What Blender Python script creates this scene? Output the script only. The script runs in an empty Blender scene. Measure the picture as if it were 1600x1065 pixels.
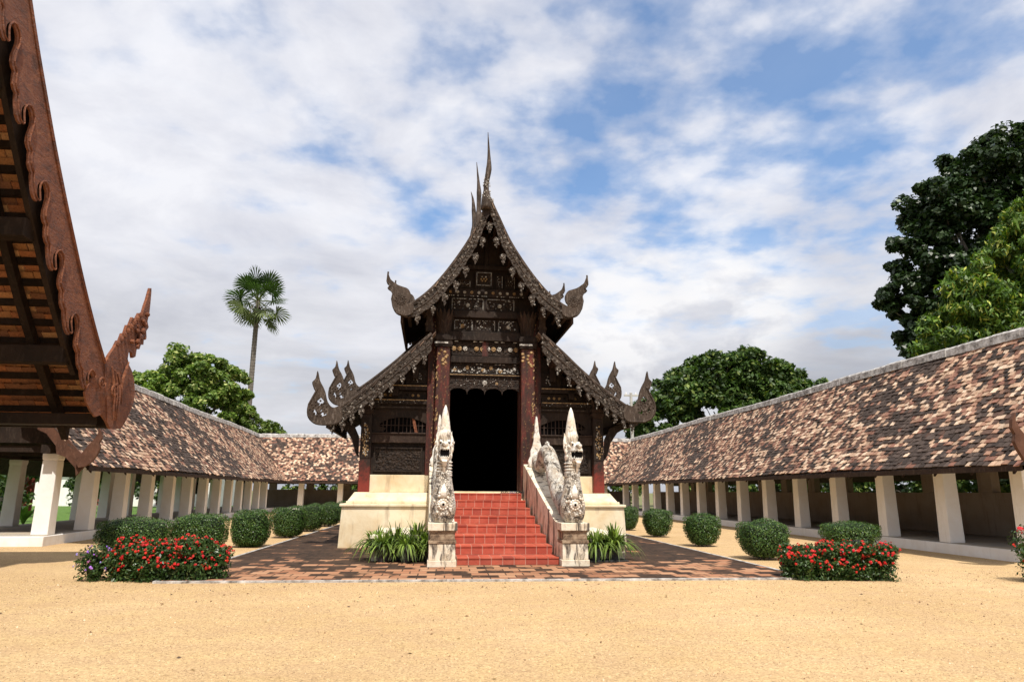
import bpy, math, random
import numpy as np
from mathutils import Vector, Matrix
from mathutils.geometry import tessellate_polygon
R = math.radians
random.seed(7); RNG = np.random.default_rng(7)
SC = bpy.context.scene
COL = SC.collection

# ------------------------------------------------------------------ camera
cam_d = bpy.data.cameras.new("camera"); cam = bpy.data.objects.new("camera", cam_d); COL.objects.link(cam)
PITCH, YAW, ROLL = R(12.5), R(5.3), R(0.35)
fw = Vector((math.sin(YAW)*math.cos(PITCH), math.cos(YAW)*math.cos(PITCH), math.sin(PITCH)))
r0 = Vector((math.cos(YAW), -math.sin(YAW), 0)); u0 = r0.cross(fw)
rt = r0*math.cos(ROLL)+u0*math.sin(ROLL); up = -r0*math.sin(ROLL)+u0*math.cos(ROLL)
cam.matrix_world = Matrix(((rt.x, up.x, -fw.x, 0), (rt.y, up.y, -fw.y, 0), (rt.z, up.z, -fw.z, 1.6), (0, 0, 0, 1)))
cam_d.sensor_width = 36; cam_d.lens = 36*1060/1600; cam_d.clip_end = 5000; cam_d.clip_start = .05
SC.camera = cam

# ------------------------------------------------------------------ light
SUN_EL, SUN_AZ = R(60), R(8)            # azimuth measured from -Y towards +X
sd = Vector((math.sin(SUN_AZ)*math.cos(SUN_EL), -math.cos(SUN_AZ)*math.cos(SUN_EL), math.sin(SUN_EL)))
sl = bpy.data.lights.new("sun", 'SUN'); sl.energy = 4.6; sl.angle = R(0.6); sl.color = (1, .94, .84)
so = bpy.data.objects.new("sun", sl); COL.objects.link(so)
so.rotation_euler = sd.to_track_quat('Z', 'Y').to_euler(); so.location = (0, 0, 40)
SC.view_settings.view_transform = 'Standard'; SC.view_settings.look = 'None'
SC.view_settings.exposure = 0.15; SC.view_settings.gamma = 1

class NT:
    """tiny node helper"""
    def __init__(s, tree): s.t = tree; s.n = tree.nodes; s.l = tree.links
    def add(s, typ, **kw):
        n = s.n.new(typ)
        for k, v in kw.items():
            if k == 'inp':
                for a, b in v.items():
                    if isinstance(b, bpy.types.NodeSocket): s.l.new(b, n.inputs[a])
                    else: n.inputs[a].default_value = b
            else: setattr(n, k, v)
        return n
    def noise(s, vec, scale, detail=4, rough=.55, dist=0):
        i = {'Scale': scale, 'Detail': detail, 'Roughness': rough, 'Distortion': dist}
        if vec is not None: i['Vector'] = vec
        return s.add('ShaderNodeTexNoise', inp=i).outputs[0]
    def ramp(s, fac, stops, interp='LINEAR'):
        n = s.add('ShaderNodeValToRGB', inp={0: fac}); e = n.color_ramp.elements; n.color_ramp.interpolation = interp
        while len(e) > 1: e.remove(e[-1])
        for i, (p, c) in enumerate(stops):
            if not isinstance(c, (tuple, list)): c = (c, c, c)
            if i == 0: e[0].position = p; e[0].color = (*c[:3], 1)
            else: k = e.new(p); k.color = (*c[:3], 1)
        return n.outputs[0]
    def math(s, op, a, b=0.0, clamp=False):
        return s.add('ShaderNodeMath', operation=op, use_clamp=clamp, inp={0: a, 1: b}).outputs[0]
    def mix(s, fac, a, b, blend='MIX'):
        n = s.add('ShaderNodeMix', data_type='RGBA', blend_type=blend)
        for k, v in ((0, fac), (6, a), (7, b)):
            if isinstance(v, bpy.types.NodeSocket): s.l.new(v, n.inputs[k])
            else: n.inputs[k].default_value = (*v[:3], 1) if isinstance(v, (tuple, list)) else v
        return n.outputs[2]

# ------------------------------------------------------------------ sky with clouds (all laid out by direction)
w = bpy.data.worlds.new("World"); SC.world = w; w.use_nodes = True
W = NT(w.node_tree); W.n.clear()
sky = W.add('ShaderNodeTexSky', sky_type='NISHITA', sun_disc=False, sun_elevation=SUN_EL, sun_rotation=math.pi-SUN_AZ, air_density=1.0, dust_density=.3, ozone_density=2.0)
tc = W.add('ShaderNodeTexCoord').outputs['Generated']
sx = W.add('ShaderNodeSeparateXYZ', inp={0: tc})
zz = W.math('ADD', W.math('MAXIMUM', sx.outputs[2], 0.0), .16)
pl = W.add('ShaderNodeCombineXYZ', inp={0: W.math('DIVIDE', sx.outputs[0], zz), 1: W.math('DIVIDE', sx.outputs[1], zz), 2: 0.0}).outputs[0]
puff = W.noise(pl, 5.0, 6, .52, .05)
big = W.noise(pl, 1.6, 4, .5)
GAPS = [((.402, .754, .52), 0, 24, 1.05), ((.161, .812, .561), 0, 21, .88), ((.043, .879, .476), 0, 16, .72), ((.264, .882, .39), 0, 13, .45), ((-.20, .81, .547), 0, 20, .36)]
def blob(d, lo, hi):
    d = Vector(d).normalized()
    dt = W.add('ShaderNodeVectorMath', operation='DOT_PRODUCT', inp={0: W.add('ShaderNodeVectorMath', operation='NORMALIZE', inp={0: tc}).outputs[0], 1: d}).outputs['Value']
    return W.add('ShaderNodeMapRange', interpolation_type='SMOOTHSTEP', inp={0: dt, 1: math.cos(R(hi)), 2: math.cos(R(lo)), 3: 0.0, 4: 1.0}).outputs[0]
gap = 0.0
for d_, lo_, hi_, w_ in GAPS:
    gap = W.math('MAXIMUM', gap, W.math('MULTIPLY', blob(d_, lo_, hi_), w_))
dens = W.math('ADD', W.math('ADD', W.math('MULTIPLY', puff, 1.15), W.math('MULTIPLY', big, .75)), W.math('MULTIPLY', gap, -.36))
cov = W.ramp(dens, [(.44, .0), (.56, .28), (.68, .72), (.80, .95), (.92, 1.0)])
low = W.add('ShaderNodeMapRange', interpolation_type='SMOOTHSTEP', inp={0: sx.outputs[2], 1: .42, 2: .06, 3: 0.0, 4: 1.0}).outputs[0]
cov = W.math('ADD', W.math('MULTIPLY', W.math('MAXIMUM', cov, W.math('MULTIPLY', low, .96)), .86), .14)
shade = W.noise(pl, 2.3, 6, .6, .3)
ccol = W.mix(W.ramp(shade, [(.36, 0.0), (.62, 1.0)]), (6.3, 6.45, 7.2), (8.3, 8.35, 8.8))
lown = W.noise(W.add('ShaderNodeMapping', inp={0: tc, 3: (1.6, 1.6, 5.0)}).outputs[0], 1.5, 6, .55, .3)
lcol = W.mix(W.ramp(lown, [(.36, 0.0), (.63, 1.0)]), (3.4, 3.55, 4.0), (7.1, 7.15, 7.55))
ccol = W.mix(W.math('MULTIPLY', low, .9), ccol, lcol)
cumn = W.noise(W.add('ShaderNodeMapping', inp={0: tc, 3: (5, 5, 9)}).outputs[0], 1.6, 6, .55, .2)
cum = W.math('MULTIPLY', W.math('MAXIMUM', blob((.25, .93, .25), 1, 8), blob((.38, .88, .27), 1, 8)), W.ramp(cumn, [(.44, 0.0), (.56, 1.0)]))
ccol = W.mix(W.math('MULTIPLY', cum, .8), ccol, (9.3, 9.2, 9.2))
col = W.mix(cov, W.mix(1.0, sky.outputs[0], (1.05, 1.5, 1.75), 'MULTIPLY'), ccol)
bg = W.add('ShaderNodeBackground', inp={0: col, 1: .1})
W.l.new(bg.outputs[0], W.add('ShaderNodeOutputWorld').inputs[0])

# ------------------------------------------------------------------ materials
MATS = {}
def mat(name, build):
    m = bpy.data.materials.new(name); m.use_nodes = True
    t = NT(m.node_tree); t.n.clear()
    p = t.add('ShaderNodeBsdfPrincipled'); o = t.add('ShaderNodeOutputMaterial'); t.l.new(p.outputs[0], o.inputs[0])
    t.p = p; t.o = o
    t.obj = t.add('ShaderNodeTexCoord').outputs['Object']
    t.geo = t.add('ShaderNodeNewGeometry').outputs['Position']
    build(t); MATS[name] = m; return m
def setp(t, col=None, rough=.8, bump=None, bs=.3, bd=.02, spec=.3, metal=0):
    p = t.p
    if col is not None:
        if isinstance(col, (tuple, list)): p.inputs['Base Color'].default_value = (*col, 1)
        else: t.l.new(col, p.inputs['Base Color'])
    if isinstance(rough, bpy.types.NodeSocket): t.l.new(rough, p.inputs['Roughness'])
    else: p.inputs['Roughness'].default_value = rough
    p.inputs['Specular IOR Level'].default_value = spec; p.inputs['Metallic'].default_value = metal
    if bump is not None:
        b = t.add('ShaderNodeBump', inp={'Strength': bs, 'Distance': bd, 'Height': bump}); t.l.new(b.outputs[0], p.inputs['Normal'])
def attr(t, n='tint'): return t.add('ShaderNodeAttribute', attribute_name=n).outputs['Color']

def m_sand(t):
    a = t.noise(t.geo, .35, 5, .6); b = t.noise(t.geo, 38, 5, .8); c = t.noise(t.geo, 2.1, 5, .6)
    base = t.ramp(a, [(.3, (.54, .37, .19)), (.52, (.62, .44, .235)), (.72, (.69, .505, .29))])
    base = t.mix(t.ramp(c, [(.38, .55), (.6, 0.0)]), base, (.54, .37, .22))
    g = t.ramp(b, [(.32, (.26, .23, .20)), (.43, (.72, .70, .67)), (.56, (1.0, 1.0, .99)), (.66, (1.45, 1.45, 1.42))])
    col = t.mix(1.0, base, g, 'MULTIPLY')
    g2 = t.noise(t.geo, 13, 6, .85)
    col = t.mix(1.0, col, t.ramp(g2, [(.36, (.74, .71, .68)), (.5, (1.0, 1.0, 1.0)), (.64, (1.2, 1.2, 1.18))]), 'MULTIPLY')
    tr = t.noise(t.add('ShaderNodeMapping', inp={0: t.geo, 2: (0, 0, .35), 3: (.5, 2.2, 1)}).outputs[0], 1.3, 6, .65, .8)
    col = t.mix(t.ramp(tr, [(.50, 0.0), (.64, .38)]), col, (.47, .31, .17))
    v = t.add('ShaderNodeTexVoronoi', inp={'Vector': t.geo, 'Scale': 14.0}); 
    sp = t.ramp(v.outputs['Distance'], [(.05, 1.0), (.09, 0.0)])
    sp = t.math('MULTIPLY', sp, t.ramp(t.noise(t.geo, 3.0, 2), [(.5, 0.0), (.6, 1.0)]))
    col = t.mix(sp, col, (.16, .10, .06))
    setp(t, col, .95, t.math('ADD', t.math('MULTIPLY', b, 1.0), t.math('MULTIPLY', c, 2.5)), .8, .012, .1)
mat('sand', m_sand)
def m_grass(t):
    setp(t, t.ramp(t.noise(t.geo, 4, 4), [(.35, (.05, .12, .018)), (.65, (.13, .22, .04))]), .9, t.noise(t.geo, 60, 2), .6, .03)
mat('grass', m_grass)
def m_far(t): setp(t, t.ramp(t.noise(t.geo, .3, 4), [(.35, (.20, .16, .08)), (.65, (.12, .17, .05))]), .95)
mat('earth', m_far)
def m_brickpave(t):
    br = t.add('ShaderNodeTexBrick', offset=.5, inp={'Vector': t.geo, 'Color1': (0, 0, 0, 1), 'Color2': (1, 1, 1, 1), 'Mortar': (.5, .5, .5, 1), 'Scale': 1.0, 'Mortar Size': .013, 'Mortar Smooth': .2, 'Brick Width': .34, 'Row Height': .36})
    c = t.ramp(br.outputs['Color'], [(0.0, (.16, .068, .038)), (.2, (.28, .12, .062)), (.45, (.38, .185, .10)), (.7, (.48, .27, .155)), (1.0, (.38, .17, .09))])
    dirt = t.noise(t.geo, 1.1, 6, .62, .4)
    yy = t.add('ShaderNodeSeparateXYZ', inp={0: t.geo})
    edge = t.add('ShaderNodeMapRange', inp={0: yy.outputs[1], 1: 14.6, 2: 17.2, 3: -.04, 4: .24}).outputs[0]
    bs = t.math('MULTIPLY', t.math('SUBTRACT', br.outputs['Color'], .3), .42)
    d = t.math('ADD', t.math('ADD', dirt, edge), t.math('MULTIPLY', bs, -1.0))
    moss = t.ramp(d, [(.40, 0.0), (.46, .9), (.75, .98)])
    c = t.mix(t.math('MULTIPLY', t.noise(t.geo, 30, 3), .4), c, (.25, .14, .09))
    mc = t.ramp(t.noise(t.geo, 7, 4), [(.35, (.018, .014, .011)), (.65, (.060, .038, .027))])
    c = t.mix(moss, c, mc)
    c = t.mix(br.outputs['Fac'], c, (.07, .045, .03))
    spill = t.math('ADD', t.math('MULTIPLY', t.math('SUBTRACT', yy.outputs[1], 13.0), -1.1), t.noise(t.geo, 3.2, 6, .7))
    c = t.mix(t.ramp(spill, [(.42, 0.0), (.60, .85)]), c, (.56, .38, .21))
    h = t.math('ADD', t.math('MULTIPLY', t.math('SUBTRACT', 1.0, br.outputs['Fac']), 1.0), t.math('MULTIPLY', t.noise(t.geo, 18, 4), .5))
    setp(t, c, .9, h, .7, .02, .15)
mat('brick_paving', m_brickpave)
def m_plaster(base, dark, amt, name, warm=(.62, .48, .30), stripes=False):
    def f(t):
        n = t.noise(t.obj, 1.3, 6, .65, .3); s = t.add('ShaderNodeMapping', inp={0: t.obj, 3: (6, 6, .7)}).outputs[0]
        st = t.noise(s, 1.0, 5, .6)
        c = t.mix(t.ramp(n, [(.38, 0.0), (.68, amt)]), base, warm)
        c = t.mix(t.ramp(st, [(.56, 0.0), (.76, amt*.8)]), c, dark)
        zc = t.add('ShaderNodeSeparateXYZ', inp={0: t.geo}).outputs[2]
        foot = t.math('ADD', t.math('MULTIPLY', zc, -1.1), t.noise(t.obj, 5, 5, .65))
        c = t.mix(t.ramp(foot, [(.38, 0.0), (.66, amt)]), c, warm)
        sp = t.noise(t.obj, 11, 6, .75)
        c = t.mix(t.ramp(sp, [(.66, 0.0), (.73, amt)]), c, dark)
        setp(t, c, .85, t.noise(t.obj, 14, 5, .6), .25, .02, .2)
    return mat(name, f)
m_plaster((.80, .71, .53), (.28, .19, .12), .8, 'cream_plaster', warm=(.64, .47, .26))
m_plaster((.91, .90, .88), (.45, .39, .33), .32, 'white_plaster', warm=(.74, .64, .53))
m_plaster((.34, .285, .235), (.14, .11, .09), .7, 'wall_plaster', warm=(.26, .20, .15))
m_plaster((.36, .33, .30), (.17, .15, .13), .6, 'cement')
def m_pedestal(t):
    n = t.noise(t.obj, 4, 7, .7, .4)
    c = t.mix(t.ramp(n, [(.45, 0.0), (.66, 1.0)]), (.78, .71, .58), (.60, .49, .35))
    s = t.noise(t.add('ShaderNodeMapping', inp={0: t.obj, 3: (4.2, 4.2, .9)}).outputs[0], 1, 7, .68, .6)
    c = t.mix(t.ramp(s, [(.53, 0.0), (.60, .92)]), c, (.06, .045, .038))
    setp(t, c, .9, t.noise(t.obj, 18, 5), .4, .02)
mat('stained_plaster', m_pedestal)
mat('stained_band', lambda t: setp(t, t.ramp(t.noise(t.obj, 7, 6, .7), [(.36, (.07, .05, .035)), (.5, (.26, .18, .12)), (.68, (.46, .36, .25))]), .9, t.noise(t.obj, 18, 5), .4, .02))
def m_naga(t):
    v = t.add('ShaderNodeTexVoronoi', feature='DISTANCE_TO_EDGE', inp={'Vector': t.add('ShaderNodeMapping', inp={0: t.obj, 3: (1, 1, .8)}).outputs[0], 'Scale': 24.0})
    e = t.ramp(v.outputs[0], [(.02, 1.0), (.10, 0.0)])
    n = t.noise(t.obj, 3.3, 7, .68, .5)
    gap = t.math('MULTIPLY', t.math('MULTIPLY', e, .85), t.ramp(t.noise(t.obj, 7, 5, .7), [(.46, 0.0), (.56, 1.0)]))
    c = t.mix(t.ramp(t.noise(t.obj, 5, 4), [(.4, 0.0), (.65, .8)]), (.80, .76, .69), (.60, .47, .33))
    c = t.mix(gap, c, (.10, .075, .06))
    c = t.mix(t.ramp(n, [(.53, 0.0), (.60, .9)]), c, (.10, .08, .065))
    h = t.math('ADD', t.math('MULTIPLY', t.ramp(v.outputs[0], [(0.0, 0.0), (.15, 1.0)]), 1.0), t.math('MULTIPLY', t.noise(t.obj, 22, 5), .5))
    setp(t, c, .9, h, .9, .035, .15)
mat('naga_plaster', m_naga)
def m_nagaclean(t):
    n = t.noise(t.obj, 6, 7, .68, .5)
    c = t.mix(t.ramp(t.noise(t.obj, 5, 4), [(.4, 0.0), (.65, .8)]), (.86, .83, .77), (.64, .53, .40))
    c = t.mix(t.ramp(n, [(.53, 0.0), (.63, .85)]), c, (.15, .115, .09))
    setp(t, c, .85, t.noise(t.obj, 20, 6, .7), .6, .03, .15)
mat('naga_white', m_nagaclean)
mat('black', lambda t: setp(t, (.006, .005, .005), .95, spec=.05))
def m_redtile(t):
    uvw = t.add('ShaderNodeSeparateXYZ', inp={0: t.obj})
    n = t.noise(t.obj, 3, 5, .65)
    c = t.ramp(n, [(.3, (.36, .068, .040)), (.5, (.48, .098, .056)), (.72, (.56, .16, .10))])
    c = t.mix(t.math('MULTIPLY', t.ramp(attr(t), [(0.0, 0.0), (1.0, 1.0)]), .7), c, (.24, .042, .03))
    c = t.mix(t.ramp(t.noise(t.obj, 9, 5, .7), [(.60, 0.0), (.70, .7)]), c, (.18, .045, .03))
    setp(t, c, .6, t.noise(t.obj, 12, 4), .25, .015, .35)
mat('red_tile', m_redtile)
mat('grout', lambda t: setp(t, (.62, .36, .28), .9))
def m_wood(name, a, b, grey, amt, bump=.5, scale=5.0):
    def f(t):
        st = t.noise(t.add('ShaderNodeMapping', inp={0: t.obj, 3: (3, 3, 1)}).outputs[0], scale, 6, .6, .6)
        n = t.noise(t.obj, 2.2, 5, .6)
        c = t.mix(t.ramp(n, [(.35, 0.0), (.65, 1.0)]), a, b)
        c = t.mix(t.ramp(st, [(.52, 0.0), (.66, amt)]), c, grey)
        setp(t, c, .75, t.math('ADD', st, t.noise(t.obj, 30, 5, .7)), bump, .02, .25)
    return mat(name, f)
m_wood('dark_wood', (.013, .008, .006), (.027, .016, .011), (.07, .052, .04), .45)
m_wood('shadow_wood', (.016, .010, .007), (.03, .017, .011), (.05, .034, .025), .5)
m_wood('grey_wood', (.040, .028, .021), (.075, .053, .040), (.18, .145, .12), .75, .8)
m_wood('beam_wood', (.024, .014, .010), (.046, .026, .018), (.10, .068, .048), .55)
def m_carved(t):
    v = t.add('ShaderNodeTexVoronoi', feature='F1', inp={'Vector': t.obj, 'Scale': 13.0, 'Randomness': .8})
    n = t.noise(t.obj, 9, 6, .7, 1.2)
    c = t.mix(t.ramp(n, [(.42, 0.0), (.6, 1.0)]), (.014, .009, .007), (.048, .030, .021))
    sp = t.noise(t.obj, 26, 3, .6, .5)
    c = t.mix(t.ramp(sp, [(.66, 0.0), (.71, .6)]), c, (.30, .27, .22))
    setp(t, c, .7, t.math('ADD', t.math('MULTIPLY', n, 1.4), v.outputs['Distance']), 1.0, .05, .3)
mat('carved_wood', m_carved)
def m_bargefront(t):
    v = t.add('ShaderNodeTexVoronoi', feature='F1', inp={'Vector': t.obj, 'Scale': 11.0, 'Randomness': .9})
    n = t.noise(t.obj, 7, 6, .7, 1.0)
    c = t.mix(t.ramp(n, [(.40, 0.0), (.62, 1.0)]), (.024, .017, .013), (.085, .064, .050))
    c = t.mix(t.ramp(t.noise(t.obj, 24, 4, .7), [(.59, 0.0), (.68, .7)]), c, (.28, .24, .20))
    setp(t, c, .75, t.math('ADD', t.math('MULTIPLY', n, 1.3), v.outputs['Distance']), 1.0, .045, .3)
mat('weathered_carving', m_bargefront)
def m_redlac(t):
    n = t.noise(t.add('ShaderNodeMapping', inp={0: t.obj, 3: (4, 4, .8)}).outputs[0], 2.2, 6, .65)
    c = t.ramp(n, [(.38, (.026, .012, .009)), (.54, (.068, .016, .011)), (.70, (.17, .028, .019))])
    c = t.mix(t.ramp(t.noise(t.obj, 11, 6, .75), [(.55, 0.0), (.64, .8)]), c, (.05, .022, .014))
    zc = t.add('ShaderNodeSeparateXYZ', inp={0: t.geo}).outputs[2]
    g = t.math('MULTIPLY', t.ramp(t.noise(t.obj, 17, 5, .7), [(.60, 0.0), (.66, .9)]), .6)
    c = t.mix(g, c, (.42, .27, .10))
    setp(t, c, .6, t.noise(t.obj, 20, 5), .4, .015, .35)
mat('red_lacquer', m_redlac)
mat('inlay', lambda t: setp(t, t.ramp(t.noise(t.obj, 20, 2), [(.35, (.16, .14, .12)), (.65, (.62, .60, .55))]), .35, spec=.6))
mat('gilt', lambda t: setp(t, t.ramp(t.noise(t.obj, 15, 4), [(.35, (.16, .085, .03)), (.65, (.50, .33, .15))]), .5, t.noise(t.obj, 30, 4), .6, .02, .5))
def m_teak(t):
    n = t.noise(t.obj, 5, 7, .7, .5); g = t.noise(t.add('ShaderNodeMapping', inp={0: t.obj, 2: (R(53), 0, 0), 3: (2, 1.2, 6)}).outputs[0], 4, 6, .65, 1.0)
    c = t.ramp(n, [(.32, (.12, .044, .024)), (.5, (.28, .092, .041)), (.70, (.40, .15, .064))])
    c = t.mix(t.ramp(g, [(.50, 0.0), (.66, .5)]), c, (.10, .055, .045))
    c = t.mix(t.ramp(t.noise(t.obj, 60, 3, .6), [(.60, 0.0), (.70, .5)]), c, (.34, .22, .17))
    setp(t, c, .62, t.math('ADD', t.math('MULTIPLY', g, 1.0), t.math('MULTIPLY', t.noise(t.obj, 24, 6, .75), 1.6)), 1.0, .05, .4)
mat('teak', m_teak)
def m_tile(name, gain=1.0):
    def f(t):
        a = attr(t)
        n = t.noise(t.geo, 26, 4, .7)
        c = t.mix(1.0, a, t.ramp(n, [(.3, .62), (.5, 1.0), (.7, 1.22)]), 'MULTIPLY')
        c = t.mix(t.ramp(t.noise(t.geo, 9, 5, .7), [(.60, 0.0), (.70, .6)]), c, (.05, .037, .032))
        setp(t, c, .85, n, .4, .01, .2)
    return mat(name, f)
m_tile('roof_tile')
def m_red_foot(t):
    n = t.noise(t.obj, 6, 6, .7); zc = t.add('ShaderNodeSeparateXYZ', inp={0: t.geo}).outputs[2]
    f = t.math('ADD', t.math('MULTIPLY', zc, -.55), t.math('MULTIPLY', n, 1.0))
    c = t.mix(t.ramp(t.math('ADD', f, 1.1), [(.25, 0.0), (.62, 1.0)]), (.028, .015, .011), (.20, .030, .020))  # red near the foot, black-brown higher up, broken by noise
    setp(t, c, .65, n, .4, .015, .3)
mat('red_foot_lacquer', m_red_foot)
m_wood('pale_wood', (.13, .11, .09), (.24, .21, .18), (.42, .38, .34), .6)
m_wood('brown_wood', (.07, .032, .02), (.12, .055, .034), (.17, .09, .06), .5)
def m_mortar(t):
    n = t.noise(t.obj, 5, 6, .7)
    setp(t, t.ramp(n, [(.36, (.16, .145, .135)), (.5, (.42, .40, .38)), (.66, (.66, .64, .62))]), .9, t.noise(t.obj, 14, 5), .6, .04)
mat('mortar', m_mortar)
def m_leaf(name, tr=.25, rough=.5):
    def f(t):
        a = attr(t); p = t.p
        setp(t, a, rough, spec=.35)
        tl = t.add('ShaderNodeBsdfTranslucent', inp={0: t.mix(1.0, a, (1.1, 1.3, .5), 'MULTIPLY')})
        mx = t.add('ShaderNodeMixShader', inp={0: tr, 1: p.outputs[0], 2: tl.outputs[0]}); t.l.new(mx.outputs[0], t.o.inputs[0])
    return mat(name, f)
m_leaf('leaf'); m_leaf('glossy_leaf', .15, .38)
mat('flower', lambda t: (setp(t, attr(t), .6)))
mat('bark', lambda t: setp(t, t.ramp(t.noise(t.add('ShaderNodeMapping', inp={0: t.obj, 3: (4, 4, 1)}).outputs[0], 3, 6, .65), [(.35, (.10, .085, .07)), (.65, (.24, .21, .18))]), .9, t.noise(t.obj, 9, 5), .7, .05))
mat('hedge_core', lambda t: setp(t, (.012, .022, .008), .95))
mat('pot', lambda t: setp(t, t.ramp(t.noise(t.obj, 8, 4), [(.3, (.03, .03, .032)), (.7, (.08, .08, .085))]), .6))
mat('blue_pot', lambda t: setp(t, (.035, .045, .065), .5))
mat('soil', lambda t: setp(t, (.06, .04, .025), .95))
mat('red_paint', lambda t: setp(t, t.ramp(t.noise(t.obj, 3, 4), [(.3, (.15, .03, .02)), (.7, (.25, .05, .035))]), .6))
mat('stone', lambda t: setp(t, t.ramp(t.noise(t.geo, 3, 3), [(.35, (.22, .12, .06)), (.65, (.60, .46, .32))]), .9))
mat('grit', lambda t: setp(t, attr(t), .9))
mat('rubber', lambda t: setp(t, (.03, .03, .035), .6))
mat('blue_rubber', lambda t: setp(t, (.06, .10, .22), .6))
mat('concrete', lambda t: setp(t, t.ramp(t.noise(t.obj, 3, 5), [(.3, (.42, .40, .37)), (.7, (.58, .56, .52))]), .85))

# ------------------------------------------------------------------ mesh builder
class MB:
    def __init__(s): s.v = []; s.f = []; s.m = []; s.c = []; s.nv = 0; s.tint = False
    def _add(s, vs, fs, mi=0, tint=None):
        o = s.nv
        s.v.extend([tuple(p) for p in vs]); s.f.extend([tuple(i+o for i in f) for f in fs]); s.m.extend([mi]*len(fs)); s.nv += len(vs)
        if tint is not None: s.tint = True
        s.c.extend([tint if tint is not None else (1, 1, 1)]*len(vs))
    def hexa(s, p, mi=0, tint=None):   # 8 points: bottom 4 ccw, top 4 ccw
        s._add(p, [(3, 2, 1, 0), (4, 5, 6, 7), (0, 1, 5, 4), (1, 2, 6, 5), (2, 3, 7, 6), (3, 0, 4, 7)], mi, tint); return s
    def box(s, x0, x1, y0, y1, z0, z1, mi=0, tint=None):
        return s.hexa([(x0, y0, z0), (x1, y0, z0), (x1, y1, z0), (x0, y1, z0), (x0, y0, z1), (x1, y0, z1), (x1, y1, z1), (x0, y1, z1)], mi, tint)
    def frus(s, cx, cy, z0, z1, a0, b0, a1, b1, mi=0, ch=0):
        return s.hexa([(cx-a0, cy-b0, z0), (cx+a0, cy-b0, z0), (cx+a0, cy+b0, z0), (cx-a0, cy+b0, z0), (cx-a1, cy-b1, z1), (cx+a1, cy-b1, z1), (cx+a1, cy+b1, z1), (cx-a1, cy+b1, z1)], mi)
    def obb(s, c, ax, ay, az, mi=0, tint=None):   # centre and half axes
        c = Vector(c); P = []
        for k in (-1, 1):
            for i, j in ((-1, -1), (1, -1), (1, 1), (-1, 1)): P.append(c+ax*i+ay*j+az*k)
        return s.hexa(P, mi, tint)
    def prism(s, outer, a0, a1, axis='y', holes=(), mi=0):
        loops = [outer]+list(holes)
        def mk(p, a): return {'y': (p[0], a, p[1]), 'x': (a, p[0], p[1]), 'z': (p[0], p[1], a)}[axis]
        tri = tessellate_polygon([[Vector((p[0], p[1], 0)) for p in l] for l in loops])
        flat = [p for l in loops for p in l]; n = len(flat)
        vs = [mk(p, a0) for p in flat]+[mk(p, a1) for p in flat]
        fs = [tuple(t) for t in tri]+[tuple(i+n for i in reversed(t)) for t in tri]
        o = 0
        for l in loops:
            k = len(l)
            for i in range(k): j = (i+1) % k; fs.append((o+i, o+j, n+o+j, n+o+i))
            o += k
        s._add(vs, fs, mi); return s
    def tube(s, path, rad, n=8, mi=0, sq=(1, 1), cap=True, tint=None):
        path = [Vector(p) for p in path]; vs = []; fs = []
        if not isinstance(rad, (list, tuple)): rad = [rad]*len(path)
        prev = None
        for i, p in enumerate(path):
            d = (path[min(i+1, len(path)-1)]-path[max(i-1, 0)]).normalized()
            if prev is None: prev = d.orthogonal().normalized() if abs(d.x) > .9 else (Vector((1, 0, 0))-d*d.x).normalized()
            a = (prev-d*prev.dot(d)).normalized(); b = d.cross(a); prev = a
            for k in range(n):
                th = 2*math.pi*k/n; vs.append(p+a*(math.cos(th)*rad[i]*sq[0])+b*(math.sin(th)*rad[i]*sq[1]))
        for i in range(len(path)-1):
            for k in range(n): k2 = (k+1) % n; fs.append((i*n+k, i*n+k2, (i+1)*n+k2, (i+1)*n+k))
        if cap: fs.append(tuple(reversed(range(n)))); fs.append(tuple((len(path)-1)*n+k for k in range(n)))
        s._add(vs, fs, mi, tint); return s
    def lathe(s, prof, c=(0, 0, 0), n=20, mi=0, sq=(1, 1)):
        vs = []; fs = []
        for r, z in prof:
            for k in range(n): th = 2*math.pi*k/n; vs.append((c[0]+math.cos(th)*r*sq[0], c[1]+math.sin(th)*r*sq[1], c[2]+z))
        for i in range(len(prof)-1):
            for k in range(n): k2 = (k+1) % n; fs.append((i*n+k, i*n+k2, (i+1)*n+k2, (i+1)*n+k))
        fs.append(tuple(reversed(range(n)))); fs.append(tuple((len(prof)-1)*n+k for k in range(n)))
        s._add(vs, fs, mi); return s
    def ball(s, c, r, mi=0, n=8, tint=None):
        if not isinstance(r, (list, tuple)): r = (r, r, r)
        vs = []; fs = []; m = max(4, n//2)
        for i in range(m+1):
            ph = math.pi*i/m-math.pi/2
            for k in range(n): th = 2*math.pi*k/n; vs.append((c[0]+r[0]*math.cos(ph)*math.cos(th), c[1]+r[1]*math.cos(ph)*math.sin(th), c[2]+r[2]*math.sin(ph)))
        for i in range(m):
            for k in range(n): k2 = (k+1) % n; fs.append((i*n+k, i*n+k2, (i+1)*n+k2, (i+1)*n+k))
        s._add(vs, fs, mi, tint); return s
    def build(s, name, mats, parent=None, smooth=False, bevel=0):
        me = bpy.data.meshes.new(name); me.from_pydata(s.v, [], s.f)
        if isinstance(mats, str): mats = [mats]
        for m in mats: me.materials.append(MATS[m])
        if len(mats) > 1: me.polygons.foreach_set('material_index', s.m)
        if s.tint:
            a = me.attributes.new('tint', 'FLOAT_COLOR', 'POINT')
            arr = np.ones((len(s.v), 4), np.float32); arr[:, :3] = np.array(s.c, np.float32); a.data.foreach_set('color', arr.ravel())
        if smooth: me.polygons.foreach_set('use_smooth', [True]*len(me.polygons))
        me.validate(); me.update()
        o = bpy.data.objects.new(name, me); COL.objects.link(o)
        if parent is not None: o.parent = parent
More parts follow.
